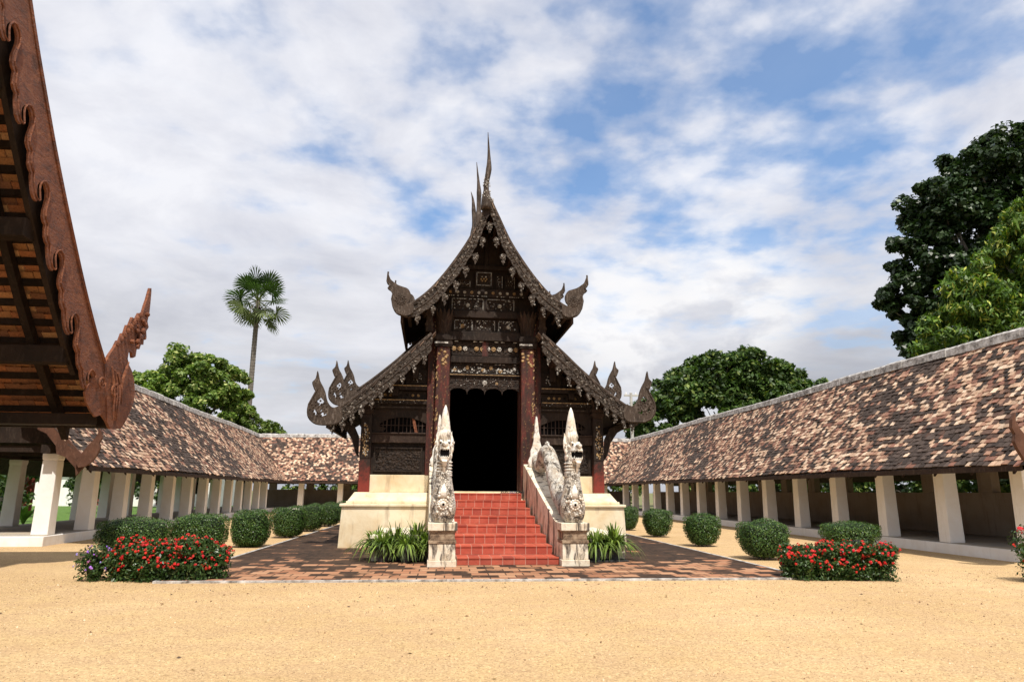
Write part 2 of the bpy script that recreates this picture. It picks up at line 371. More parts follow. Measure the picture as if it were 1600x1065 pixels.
        if bevel:
            b = o.modifiers.new('bevel', 'BEVEL'); b.width = bevel; b.segments = 2; b.limit_method = 'ANGLE'
        return o
def npmesh(name, V, nper, mats, tint=None, parent=None, midx=None):
    """V: (N, nper, 3) array of separate polygons"""
    N = V.shape[0]; me = bpy.data.meshes.new(name)
    me.vertices.add(N*nper); me.vertices.foreach_set('co', V.reshape(-1).astype(np.float32))
    me.loops.add(N*nper); me.loops.foreach_set('vertex_index', np.arange(N*nper, dtype=np.int32))
    me.polygons.add(N); me.polygons.foreach_set('loop_start', np.arange(0, N*nper, nper, dtype=np.int32))
    try: me.polygons.foreach_set('loop_total', np.full(N, nper, dtype=np.int32))
    except Exception: pass
    for m in ([mats] if isinstance(mats, str) else mats): me.materials.append(MATS[m])
    if midx is not None: me.polygons.foreach_set('material_index', midx.astype(np.int32))
    if tint is not None:
        a = me.attributes.new('tint', 'FLOAT_COLOR', 'POINT'); arr = np.ones((N, nper, 4), np.float32); arr[:, :, :3] = tint[:, None, :]; a.data.foreach_set('color', arr.ravel())
    me.update(calc_edges=True); me.validate()
    o = bpy.data.objects.new(name, me); COL.objects.link(o)
    if parent is not None: o.parent = parent
    return o
def tag(o, label=None, cat=None, group=None, kind=None):
    if label: o['label'] = label
    if cat: o['category'] = cat
    if group: o['group'] = group
    if kind: o['kind'] = kind
    return o
def thing(name, label, cat, loc=(0, 0, 0), rz=0, group=None):
    o = bpy.data.objects.new(name, None); COL.objects.link(o); o.location = loc; o.rotation_euler = (0, 0, rz); o.empty_display_size = .3
    return tag(o, label, cat, group)
def copy_tree(o, parent=None):
    c = o.copy(); COL.objects.link(c); c.parent = parent
    for ch in list(o.children): copy_tree(ch, c)
    return c
def lerp_path(pts, n):
    """Catmull-Rom through 2D/3D points"""
    P = [np.array(p, float) for p in pts]; P = [2*P[0]-P[1]]+P+[2*P[-1]-P[-2]]; out = []
    for i in range(1, len(P)-2):
        for k in range(n):
            t = k/n; a, b, c, d = P[i-1:i+3]
            out.append(tuple(.5*((2*b)+(-a+c)*t+(2*a-5*b+4*c-d)*t*t+(-a+3*b-3*c+d)*t**3)))
    out.append(tuple(P[-2])); return out

# ================================================================== SETTING
def gsheet(name, pts, z, m, cuts=0):
    mb = MB(); mb._add([(x, y, z) for x, y in pts], [tuple(range(len(pts)))]); return tag(mb.build(name, m), kind='structure')
gsheet('ground', [(-1500, -1500), (1500, -1500), (1500, 1500), (-1500, 1500)], -.012, 'earth')
gsheet('sand', [(-40, -30), (40, -30), (40, 20.6), (18.5, 20.6), (18.5, 62), (-18, 62), (-14, 21.0), (-40, 21.0)], 0, 'sand')
gsheet('lawn', [(-60, 21.0), (-14.4, 21.0), (-18.4, 62), (-18.4, 76), (-60, 76)], .004, 'grass')
mb = MB(); mb.box(-5.0, 6.95, 13.05, 44, -.05, .03); tag(mb.build('pavement', 'brick_paving'), kind='structure')
mb = MB(); mb.box(-5.06, 7.01, 12.97, 13.046, -.05, .036); mb.box(-5.08, -5.004, 13.05, 44, -.05, .034); mb.box(6.954, 7.03, 13.05, 44, -.05, .034)
tag(mb.build('pavement_edging', 'mortar'), kind='structure')

# small pebbles and leaf litter scattered on the sand
n = 30000
ys = 3.0+RNG.random(n)**1.5*11.5; xs = (RNG.random(n)*1.75-.8)*ys; s = (.0030+.0006*(ys-3)*.6)*RNG.uniform(.7, 1.6, n)*(1+1.3*(RNG.random(n) > .985)); th = RNG.uniform(0, 6.28, n)
keep = ~((xs > -5.2) & (xs < 7.1) & (ys > 12.9))
xs, ys, s, th = xs[keep], ys[keep], s[keep], th[keep]; n = len(xs)
F = []
cn = np.stack([xs, ys, s*.5], -1)
d1 = np.stack([np.cos(th), np.sin(th), 0*th], -1)*s[:, None]; d2 = np.stack([-np.sin(th), np.cos(th), 0*th], -1)*(s*RNG.uniform(.5, 1, n))[:, None]; d3 = np.zeros((n, 3)); d3[:, 2] = s*.6
top = cn+d3
ring = [cn+d1-d3, cn+d2-d3, cn-d1-d3, cn-d2-d3]
for i in range(4): F.append(np.stack([ring[i], ring[(i+1) % 4], top], 1))
PT_ = np.array([(.16, .09, .05), (.30, .18, .09), (.72, .58, .40), (.62, .44, .25), (.09, .06, .045)])[RNG.choice(5, n, p=[.28, .28, .18, .18, .08])]
tag(npmesh('pebbles', np.concatenate(F), 3, 'grit', np.tile(PT_, (4, 1))), 'small dark and pale pebbles and grit scattered over the sand', 'gravel', kind='stuff')
n = 420
xs = RNG.uniform(-9, 12, n); ys = np.where(RNG.random(n) < .5, RNG.normal(12.6, .5, n), RNG.uniform(4, 14, n)); th = RNG.uniform(0, 6.28, n); s = RNG.uniform(.008, .03, n)
d1 = np.stack([np.cos(th)*s, np.sin(th)*s, 0*s], -1); d2 = np.stack([-np.sin(th)*s*.45, np.cos(th)*s*.45, s*.35], -1); cn = np.stack([xs, ys, np.full(n, .042)*(ys > 12.9)+.008], -1)
tt = np.array([(.20, .11, .05), (.32, .22, .10), (.10, .06, .04)])[RNG.integers(0, 3, n)]
tag(npmesh('leaf_litter', np.stack([cn-d1, cn+d2, cn+d1, cn-d2*.6], 1), 4, 'leaf', tt), 'dry brown leaf litter lying along the paving edge', 'leaves', kind='stuff')

# ================================================================== GALLERIES
PROF = [(0, 2.30), (.75, 3.08), (1.5, 3.98), (2.3, 5.0), (3.05, 6.0)]
def prof_z(v, P=PROF):
    for (a, za), (b, zb) in zip(P, P[1:]):
        if v <= b: return za+(zb-za)*(v-a)/(b-a)
    return P[-1][1]
def fbm(x, y):
    return (np.sin(x*.9+1.7*np.sin(y*.7))+.6*np.sin(x*2.3+y*1.9+2)+.4*np.sin(x*5.1-y*4.3)+.35*np.sin(y*7.7+x*.8))/2.0
PALW = [((.53, .36, .25), .22), ((.34, .195, .135), .20), ((.66, .49, .36), .11), ((.25, .125, .09), .12), ((.12, .072, .055), .18), ((.05, .038, .033), .17)]
def roof_tiles(u0, u1, prof, tw, expo, dark=0.0, flip=1, seed=1, zofs=.0, pal=PALW, thick=.022):
    """tile field in local (u, v, z): returns corner arrays and tints. rows run along u"""
    rng = np.random.default_rng(seed)
    pts = []; 
    # arc-length sampling of the profile
    seg = [(a, b, math.dist(a, b)) for a, b in zip(prof, prof[1:])]; L = sum(s[2] for s in seg)
    def at(s):
        s = min(max(s, 0), L)
        for a, b, l in seg:
            if s <= l+1e-9: t = s/l; return (a[0]+(b[0]-a[0])*t, a[1]+(b[1]-a[1])*t), ((b[0]-a[0])/l, (b[1]-a[1])/l)
            s -= l
        return prof[-1], ((b[0]-a[0])/l, (b[1]-a[1])/l)
    V = []; T = []
    cols = np.array([p[0] for p in pal]); pw = np.array([p[1] for p in pal]); pw = pw/pw.sum()
    nr = int(L/expo)+1
    for r in range(nr):
        (v, z), (dv, dz) = at(r*expo); nu = int((u1-u0)/tw)+1
        u = u0+(np.arange(nu)+(.5 if r % 2 else 0))*tw+rng.normal(0, .012, nu)
        w_ = tw*.47*rng.uniform(.88, 1.03, nu); ln = expo*rng.uniform(1.25, 1.45, nu)
        lift = rng.uniform(.012, .042, nu); off = rng.normal(0, .014, nu)-(rng.random(nu) < .03)*rng.uniform(.03, .09, nu); rot = rng.normal(0, .035, nu)
        nrm = np.array([-dz, dv])     # outward normal in (v,z): courtyard side up
        sag = .03*np.sin(u*.35+seed)+.015*np.sin(u*1.3+seed)
        def P(uo, s, h):
            return np.stack([u+uo-rot*(s-ln/2), v+dv*(s+off)+nrm[0]*h, z+zofs+sag+dz*(s+off)+nrm[1]*h], -1)
        a = P(-w_, 0, lift); b = P(w_, 0, lift+rng.normal(0, .006, nu)); c = P(w_, ln, lift*0+.004); d = P(-w_, ln, lift*0+.004)
        a2 = P(-w_, 0, lift-thick); b2 = P(w_, 0, lift-thick); c2 = P(w_, ln, -.02); d2 = P(-w_, ln, -.02)
        quads = [np.stack(q, 1) for q in ((a, b, c, d), (a2, b2, b, a), (b2, c2, c, b), (a2, a, d, d2))]
        f = fbm(u*.8+seed, np.full(nu, r*.22+seed)); dk = f+dark+.25*np.sin(u*.21+seed*1.3)+rng.normal(0, .34, nu) > .52
        t = cols[rng.choice(len(cols), nu, p=pw)]*rng.uniform(.75, 1.2, (nu, 1))
        t[dk] = np.array((.06, .044, .037))*rng.uniform(.7, 1.8, (dk.sum(), 1))
        for q in quads: V.append(q); T.append(t)
    return np.concatenate(V), np.clip(np.concatenate(T), 0, .9)
def ridge_cap(L, parent, z=6.0, v=3.05, name='ridge_cap', seed=0):
    rr = random.Random(seed); mb = MB(); u = -.15
    while u < L:
        l = rr.uniform(.5, .9); e = rr.uniform(-.02, .02); sag = .03*math.sin(u*.35+seed)
        a, h = .17+rr.uniform(-.02, .02), .16+e
        mb.prism([(v-a, z-.14+sag), (v+a, z-.14+sag), (v+a*.8, z+h*.6+sag), (v+.05, z+h+sag), (v-.05, z+h+sag), (v-a*.8, z+h*.6+sag)], u, u+l-.006, axis='x')
        u += l
    return mb.build(name, 'mortar', parent)
def gallery(label, loc, rz, side, L, cols_u, wall, tiles, seed, dark, inner=True, floor=(0, None), gable0=False):
    """local frame: x along the gallery, y outward from the courtyard (mirrored by side), z up"""
    g = thing('gallery', label, 'gallery', loc, rz, 'galleries round the courtyard')
    S = side
    def fix(mb):
        if S < 0: mb.v = [(x, -y, z) for x, y, z in mb.v]; mb.f = [tuple(reversed(f)) for f in mb.f]
        return mb
    V, T = roof_tiles(-.1, L, PROF, .19, .158, dark, seed=seed)
    V = V.copy(); V[:, :, 1] *= S
    if S < 0: V = V[:, ::-1, :]
    npmesh('roof_tiles', V, 4, 'roof_tile', T, g)
    # roof board under the tiles, outer slope
    mb = MB(); lo = [(v, z-.05) for v, z in PROF]; out = [(6.1-v, z-.05) for v, z in reversed(PROF)][1:]
    top = lo+out; bot = [(v, z-.13) for v, z in reversed(top)]
    mb.prism(top+bot, 0, L, axis='x'); fix(mb).build('roof_deck', 'beam_wood', g)
    V, T = roof_tiles(-.1, L, PROF, .5, .32, .3, seed=seed+5); V = V.copy(); V[:, :, 1] = 6.1-V[:, :, 1]; V = V[:, ::-1, :]
    V[:, :, 1] *= S
    if S < 0: V = V[:, ::-1, :]
    npmesh('outer_roof_tiles', V, 4, 'roof_tile', T*.7, g)
    rc = ridge_cap(L, g, seed=seed)
    if S < 0:
        for vv in rc.data.vertices: vv.co.y = -vv.co.y
        rc.data.flip_normals()
    # eave board and rafters
    mb = MB(); mb.box(0, L, .02, .075, 2.14, 2.245); fix(mb).build('eave_board', 'beam_wood', g)
    mb = MB()
    for (a, za), (b, zb) in zip(PROF, PROF[1:]): mb.hexa([(0, a+.08, za-.24), (.07, a+.08, za-.24), (.07, b+.08, zb-.24), (0, b+.08, zb-.24), (0, a+.08, za-.14), (.07, a+.08, za-.14), (.07, b+.08, zb-.14), (0, b+.08, zb-.14)])
    rf = fix(mb).build('rafter', 'shadow_wood', g); rf.location.x = .3; u = 1.6
    while u < L-.2: c = rf.copy(); COL.objects.link(c); c.parent = g; c.location.x = u; u += 1.3
    for ya, yb in ((1.12, 1.38), (4.72, 4.98)): mb = MB(); mb.box(0, L, ya, yb, 2.62, 2.86); fix(mb).build('wall_plate', 'shadow_wood', g)
    mb = MB(); mb.box(-.09, .09, 1.38, 4.72, 2.66, 2.84); tb = fix(mb).build('tie_beam', 'shadow_wood', g); tb.location.x = cols_u[0]
    for u in cols_u[1:]: c = tb.copy(); COL.objects.link(c); c.parent = g; c.location.x = u
    f0, f1 = floor; f1 = f1 or L
    mb = MB(); mb.box(f0, f1, .96, 5.14, -.05, .28); fix(mb).build('plinth', 'white_plaster', g, bevel=.02)
    mb = MB(); mb.box(f0+.03, f1-.03, 1.0, 5.1, .284, .292); fix(mb).build('floor', 'cement', g)
    # columns
    def colmb(tall=2.62, w=.222):
        mb = MB(); mb.frus(0, 0, .29, 2.42, w, w, w*.9, w*.9); mb.frus(0, 0, 2.42, 2.50, w*.9, w*.9, w*.98, w*.98); mb.frus(0, 0, 2.5, tall, w*.98, w*.98, w*.98, w*.98); return mb
    proto = colmb().build('column', 'white_plaster', g, bevel=.018)
    first = True
    for u in cols_u:
        for v in ([1.25, 4.85] if not wall else [1.25]):
            c = proto if first else proto.copy()
            if not first: COL.objects.link(c)
            first = False; c.parent = g; c.location = (u, v*S, 0); c.rotation_euler.z = random.uniform(-.02, .02)
            c.scale = (random.uniform(.96, 1.04), random.uniform(.96, 1.04), 1)
    if wall:
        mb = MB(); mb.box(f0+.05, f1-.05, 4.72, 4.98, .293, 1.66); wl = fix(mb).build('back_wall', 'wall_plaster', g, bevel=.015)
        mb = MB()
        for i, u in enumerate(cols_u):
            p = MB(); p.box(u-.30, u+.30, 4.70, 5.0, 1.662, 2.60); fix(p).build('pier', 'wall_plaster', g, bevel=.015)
    return g
GY0 = 14.35

def side_gallery(label, x, y, ang, side, L, cols, wall, seed, dark, floor=(0, None)):
    # local x runs along world +Y, so rotate by 90 degrees; outward is -y for the right side
    return gallery(label, (x, y, 0), R(90)+ang, side, L, cols, wall, None, seed, dark, floor=floor)
colsR = [15.75-GY0+2.72*k for k in range(15)]
gR = side_gallery('long gallery of white columns under old tiles, running down the right side', 12.85, GY0, 0, -1, 44.2, colsR, True, 11, 0.14, (0, 43.8))
GL = 21.25
colsL = [.55+2.62*k for k in range(13)]
gL = side_gallery('gallery of white columns open to the lawn, running down the left side', -10.42, GL, R(3.3), 1, 37.2, colsL, False, 23, 0.26, (0.0, 37))
gB = gallery('short cross gallery closing the far end behind the wooden temple', (-15.9, 55.0, 0), 0, 1, 32.0, [1.4+3.05*k for k in range(10)], True, None, 37, .05)

# carved gable-end boards of the galleries
def flame_tip(cx, cz, s, mirror=1, lean=.25):
    """upswept flame-shaped finial outline in 2D, base centred at (cx, cz), pointing up"""
    pts = [(-.28, -.05), (-.36, .18), (-.30, .42), (-.12, .62), (-.02, .80), (-.06, 1.0), (.02, 1.18), (.10, 1.42), (.13, 1.18), (.22, 1.02), (.16, .88), (.24, .80), (.14, .70), (.20, .56), (.32, .38), (.36, .16), (.28, -.05)]
    return [(cx+mirror*(x+lean*z*.0)*s, cz+z*s) for x, z in pts]
def gallery_gable(g, S, u=-.12):
    # bargeboard curved along the roof profile, both slopes
    pr = lerp_path(PROF, 5)
    outer = [(v-.02, z+.07) for v, z in pr]; inner = []
    for i, (v, z) in enumerate(pr): inner.append((v+.16+(.10 if i % 4 == 0 else 0), z-.26-(.07 if i % 4 == 0 else 0)))
    for mir in (0, 1):
        o = outer+list(reversed(inner))
        if mir: o = [(6.1-v, z) for v, z in o]
        o = [(v*S, z) for v, z in o]
        mb = MB(); mb.prism(o, u-.07, u, axis='x'); b = mb.build('bargeboard', 'brown_wood', g)
        tip = [(.12, 2.66), (.0, 2.84), (-.14, 3.02), (-.22, 3.2), (-.2, 3.4), (-.30, 3.24), (-.34, 3.05), (-.28, 2.92), (-.33, 2.76), (-.27, 2.58), (-.16, 2.38), (.0, 2.24), (.18, 2.2), (.28, 2.34), (.2, 2.5)]
        if mir: tip = [(6.1-v, z) for v, z in tip]
        mb = MB(); mb.prism([(v*S, z) for v, z in tip], u-.16, u-.072, axis='x'); mb.build('finial', 'brown_wood', g)
    tri = [(v, z-.16) for v, z in PROF if z > 2.9]+[(6.1-v, z-.16) for v, z in reversed(PROF[:-1]) if z > 2.9]
    mb = MB(); mb.prism([(v*S, z) for v, z in tri], u+.5, u+.54, axis='x'); mb.build('gable_panel', 'dark_wood', g)
gallery_gable(gL, 1); gallery_gable(gR, -1)

# ================================================================== WOODEN TEMPLE
TM = thing('temple', 'dark carved wooden temple with swept tiered roofs on a cream plastered base', 'temple', (1.1, 21.2, 0), R(1.3))
SH = .025     # the old roof sags: right side stands a little higher
# podium: stepped mass
mb = MB()
mb.hexa([(-4.13, -.95, -.04), (4.2, -.95, -.04), (4.2, 14, -.04), (-4.13, 14, -.04), (-4.08, -.92, 1.16), (4.15, -.92, 1.16), (4.15, 14, 1.16), (-4.08, 14, 1.16)])
mb.box(-4.14, 4.20, -.98, 14.05, 1.16, 1.235)
mb.box(-3.98, 4.05, -.80, 13.9, 1.235, 1.31)
mb.hexa([(-3.95, -.76, 1.31), (4.0, -.76, 1.31), (4.0, 13.8, 1.31), (-3.95, 13.8, 1.31), (-3.80, -.42, 1.56), (3.86, -.42, 1.56), (3.86, 13.6, 1.56), (-3.80, 13.6, 1.56)])
mb.build('podium', 'cream_plaster', TM, bevel=.015)
for s in (-1, 1):
    mb = MB(); x0, x1 = (1.60, 3.42)
    if s < 0: x0, x1 = -3.42, -1.60
    mb.box(x0, x1, -.12, .25, 1.562, 2.07); mb.build('plinth_wall', 'cream_plaster', TM, bevel=.012)
for s in (-1, 1):   # low plastered blocks beside the pedestals
    mb = MB(); a, b = sorted((s*1.92+.1, s*3.0+.1)); mb.box(a, b, -4.6, -1.2, -.02, .52); mb.box(a-.04, b+.04, -4.66, -1.2, .52, .60); mb.build('side_block', 'stained_plaster', TM, bevel=.01)
# staircase: eight tiled risers
nS = 8; y0, y1 = -5.72, -.85
mbT = MB(); mbG = MB()
for i in range(nS):
    t = i/nS
    ya = y0+(y1-y0)*i/(nS-1) if i < nS else y1
    z0, z1 = 1.55*i/nS, 1.55*(i+1)/nS
    yb = (y0+(y1-y0)*(i+1)/(nS-1)) if i < nS-1 else .25
    cx = .16*(1-i/7.); hw = 1.13-.05*i/7.
    mbG.box(cx-hw, cx+hw, ya+.014, yb+.02, -.02 if i == 0 else z0-.15, z1-.006)
    nx = 9; w_ = 2*hw/nx
    ofs = (i % 2)*.5
    for k in range(-1, nx+1):
        a = cx-hw+(k+ofs)*w_; b = a+w_; a = max(a, cx-hw); b = min(b, cx+hw)
        if b-a < .03: continue
        tint = random.choice([0, 0, 0, .2, .5, 1, .1]); g_ = .007
        mbT.box(a+g_, b-g_, ya, ya+.0139, z0+g_+(.004 if i else .032), z1-.030, 0, (tint*.6+.35,)*3)  # risers tinted darker than the treads, painting in their shade
        ny = 2
        yy0 = ya; d = (yb-ya)/ny
        for q in range(ny):
            tint = random.choice([0, 0, 0, .2, .5, 1, .1])
            mbT.box(a+g_, b-g_, yy0+q*d+(-.016 if q == 0 else g_), min(yy0+(q+1)*d-g_, .2), z1-.0285, z1+.001*random.random(), 0, (tint,)*3)
st = mbG.build('staircase', 'grout', TM)
t_ = mbT.build('stair_tiles', 'red_tile', st)
# sloping cheek walls that carry the naga bodies
CHL, CHR = -1.30, 1.60
def cheek(cx, top_shift):
    prof = [(-5.42, -.02), (-5.42, .90), (-5.0, .98), (-.6, 2.40), (-.15, 2.40), (-.15, -.02)]
    mb = MB()
    n0 = len(prof)
    hw0 = .285
    def X(y, s): return cx+top_shift*(y+5.7)/5.0+s*hw0
    vs = [(X(y, -1), y, z) for y, z in prof]+[(X(y, 1), y, z) for y, z in prof]
    fs = [tuple(range(n0)), tuple(reversed(range(n0, 2*n0)))]+[(i, (i+1) % n0, n0+(i+1) % n0, n0+i)[::-1] for i in range(n0)]
    mb._add(vs, fs); return mb.build('cheek_wall', 'stained_plaster', TM, bevel=.015)
cheek(CHL, -.06); cheek(CHR, -.14)

# --- timber body
for s in (-1, 1):
    mb = MB(); mb.prism([(s*1.55, 2.07), (s*3.40, 2.07), (s*3.40, 4.45), (s*2.85, 4.95), (s*2.32, 5.45), (s*1.72, 5.98), (s*1.55, 6.2)], .06, .14); mb.build('front_wall', 'dark_wood', TM)
# trim the wall to the roof slope: upper wall centre
mb = MB(); mb.box(-1.62, 1.62, .06, .14, 4.9, 7.9)
mb.prism([(-1.62, 7.9), (1.62, 7.9), (.9, 9.1), (.45, 10.0), (-.45, 10.0), (-.9, 9.1)], .06, .14)
mb.build('gable_wall', 'shadow_wood', TM)
mb = MB(); mb.box(-3.45, -3.35, .14, 13, 2.07, 4.2); mb.box(3.35, 3.45, .14, 13, 2.07, 4.2); mb.box(-3.35, 3.35, 12.9, 13, 1.56, 7); mb.build('side_wall', 'dark_wood', TM)
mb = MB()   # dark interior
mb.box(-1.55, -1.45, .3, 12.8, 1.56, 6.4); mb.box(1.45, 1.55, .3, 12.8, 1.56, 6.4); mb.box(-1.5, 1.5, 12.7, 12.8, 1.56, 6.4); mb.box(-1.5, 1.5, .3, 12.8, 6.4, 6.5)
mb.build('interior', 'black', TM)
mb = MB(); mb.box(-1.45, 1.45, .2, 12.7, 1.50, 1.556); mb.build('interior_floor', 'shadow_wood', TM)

def inlay(mb, x0, x1, z0, z1, y, n, smin=.008, smax=.022, mi=1, seed=0):
    rr = random.Random(seed)
    for _ in range(n):
        x = rr.uniform(x0, x1); z = rr.uniform(z0, z1); a = rr.uniform(smin, smax); b = rr.uniform(smin, smax)*rr.choice([.6, 1, 1.3]); th = rr.uniform(0, 3.1)
        mb.obb((x, y-rr.uniform(.002, .012), z), Vector((math.cos(th), 0, math.sin(th)))*a, Vector((0, .012, 0)), Vector((-math.sin(th), 0, math.cos(th)))*b, mi)
def beads(mb, x0, x1, z, y, step, h, mi=1, p=.6, seed=0):
    rr = random.Random(seed); x = x0
    while x < x1:
        if rr.random() < p: mb.box(x, x+step*.6, y-.012, y, z-h/2, z+h/2, mi)
        x += step
def rosette(mb, x, z, y, r, mi):
    for k in range(7): a = k*math.pi*2/7; mb.ball((x+math.cos(a)*r*.62, y, z+math.sin(a)*r*.62), (r*.33, .015, r*.33), mi, 6)
    mb.ball((x, y-.006, z), (r*.34, .025, r*.34), mi, 6)
def frame(mb, x0, x1, z0, z1, y, w=.03, d=.03, mi=0):
    mb.box(x0, x1, y-d, y, z1-w, z1, mi); mb.box(x0, x1, y-d, y, z0, z0+w, mi); mb.box(x0, x0+w, y-d, y, z0+w, z1-w, mi); mb.box(x1-w, x1, y-d, y, z0+w, z1-w, mi)
MP = ['carved_wood', 'inlay', 'gilt', 'dark_wood', 'red_lacquer']
# scalloped lintel
o = [(-1.1, 5.12), (1.1, 5.12), (1.1, 4.55)]
for k in range(4):
    xc = 1.1-.275-.55*k
    for j in range(1, 9): a = math.pi*j/9; o.append((xc+.275*math.cos(a), 4.55+.20*math.sin(a)**.8))
    o.append((xc-.275, 4.53))
mb = MB(); mb.prism(o, -.14, -.06); rosette(mb, 0, 4.92, -.145, .085, 1); rosette(mb, .38, 4.9, -.142, .05, 2); inlay(mb, -1.0, 1.0, 4.82, 5.08, -.14, 40, seed=3, smin=.005, smax=.012)
mb.box(-1.12, 1.12, -.2, -.04, 5.122, 5.17, 3); mb.box(-1.12, 1.12, -.205, -.2, 5.15, 5.165, 2)
mb.build('lintel', MP, TM)
# frieze and beams above the door
def beam(name, x0, x1, z0, z1, y0, y1, m='dark_wood'):
    b = MB(); b.box(x0, x1, y0, y1, z0, z1); return b.build(name, m, TM, bevel=.012)
mb = MB(); mb.box(-1.1, 1.1, -.05, .03, 5.172, 5.55)
inlay(mb, -1.05, 1.05, 5.25, 5.42, -.05, 60, seed=4, smax=.03)
for x in (-.95, -.55, -.05, .2, .5, .95): rosette(mb, x, 5.36+.05*math.sin(x*9), -.055, .07, random.choice([1, 2, 2]))
beads(mb, -1.0, 1.0, 5.52, -.05, .12, .02, 1, .5, 5); mb.build('door_frieze', MP, TM)
beam('beam', -1.15, 1.15, 5.552, 5.76, -.16, .02)
def panel_row(name, z0, z1, xs, y, seed, gild=False):
    mb = MB(); mb.box(xs[0]-.04, xs[-1]+.04, y, y+.07, z0, z1, 3)
    rr = random.Random(seed)
    for i, (a, b) in enumerate(zip(xs, xs[1:])):
        mb.box(a+.03, b-.03, y-.016, y, z0+.05, z1-.05, 0)
        frame(mb, a+.02, b-.02, z0+.03, z1-.03, y-.016, .035, .03, 3)
        if gild:
            m_ = max(2, int((b-a)/.17))
            for q in range(m_):
                if rr.random() < .72: rosette(mb, a+(q+.5)*(b-a)/m_, (z0+z1)/2, y-.035, .085, rr.choice([1, 2, 2]))
            beads(mb, a+.1, b-.1, z1-.02, y-.047, .2, .03, 1, .5, seed+i)
        else:
            if rr.random() < .7:
                cx = (a+b)/2+rr.uniform(-.04, .04); rosette(mb, cx, (z0+z1)/2-.03, y-.03, .075, rr.choice([1, 2]))
            inlay(mb, a+.08, b-.08, z0+.08, z1-.08, y-.02, 16, seed=seed+i, smin=.006, smax=.02)
            beads(mb, a+.08, b-.08, z1-.075, y-.047, .045, .02, 1, .65, seed+i)
            if rr.random() < .6: mb.box(b-.075, b-.062, y-.05, y-.045, z0+.07, z1-.09, 1)
            if rr.random() < .4: mb.box(a+.062, a+.072, y-.05, y-.045, z0+.07, z1-.09, 1)
    return mb.build(name, MP, TM)
panel_row('carved_panel', 5.762, 6.26, [-1.08, 0, 1.08], -.05, 21, True)
mb = MB(); mb.box(-.10, .10, -.11, -.055, 5.78, 6.24); mb.build('post', 'red_lacquer', TM)
beam('beam', -1.2, 1.2, 6.262, 6.55, -.20, .02)
panel_row('carved_panel', 6.552, 7.0, [-1.05, -.36, .36, 1.05], -.05, 31)
beam('beam', -1.75, 1.75, 7.002, 7.22, -.22, .02)
panel_row('carved_panel', 7.222, 7.72, [-1.15, -.02, .98], -.05, 44)
mb = MB(); mb.box(-1.35, 1.35, -.12, .02, 7.722, 7.98, 3)
for k in range(11): rosette(mb, -1.15+k*.23, 7.86, -.125, .055, 1 if k % 3 else 2)
beads(mb, -1.2, 1.2, 7.74, -.12, .07, .02, 1, .5, 9); mb.build('bead_beam', MP, TM)
for (a, b, lab) in ((-.92, -.5, 0), (-.36, .22, 1), (.33, .55, 0), (.62, .95, 0)):
    mb = MB(); top = 8.62 if lab else (8.5 if abs(a) < .8 else 8.3)
    mb.box(a, b, -.05, .02, 8.0, top, 0); frame(mb, a, b, 8.02, top, -.05, .035, .03, 3)
    if lab:
        frame(mb, a+.05, b-.05, 8.12, top-.06, -.08, .014, .004, 1)
        for dx, dz in ((-.06, .06), (.06, .06), (-.09, -.02), (.0, -.01), (.09, -.02), (-.05, -.08), (.05, -.08)): mb.ball((-.07+dx, -.06, 8.36+dz), (.03, .02, .026), 1 if dz > 0 else 2, 6)
    else:
        inlay(mb, a+.04, b-.04, 8.1, top-.06, -.05, 10, seed=int(a*50), smin=.006, smax=.014); mb.box(b-.03, b-.018, -.085, -.08, 8.05, top-.05, 1)
    mb.build('gable_panel', MP, TM)
beam('beam', -.95, .95, 8.66, 8.80, -.1, .02); beam('king_post', -.06, .06, 8.80, 9.9, -.06, .02)
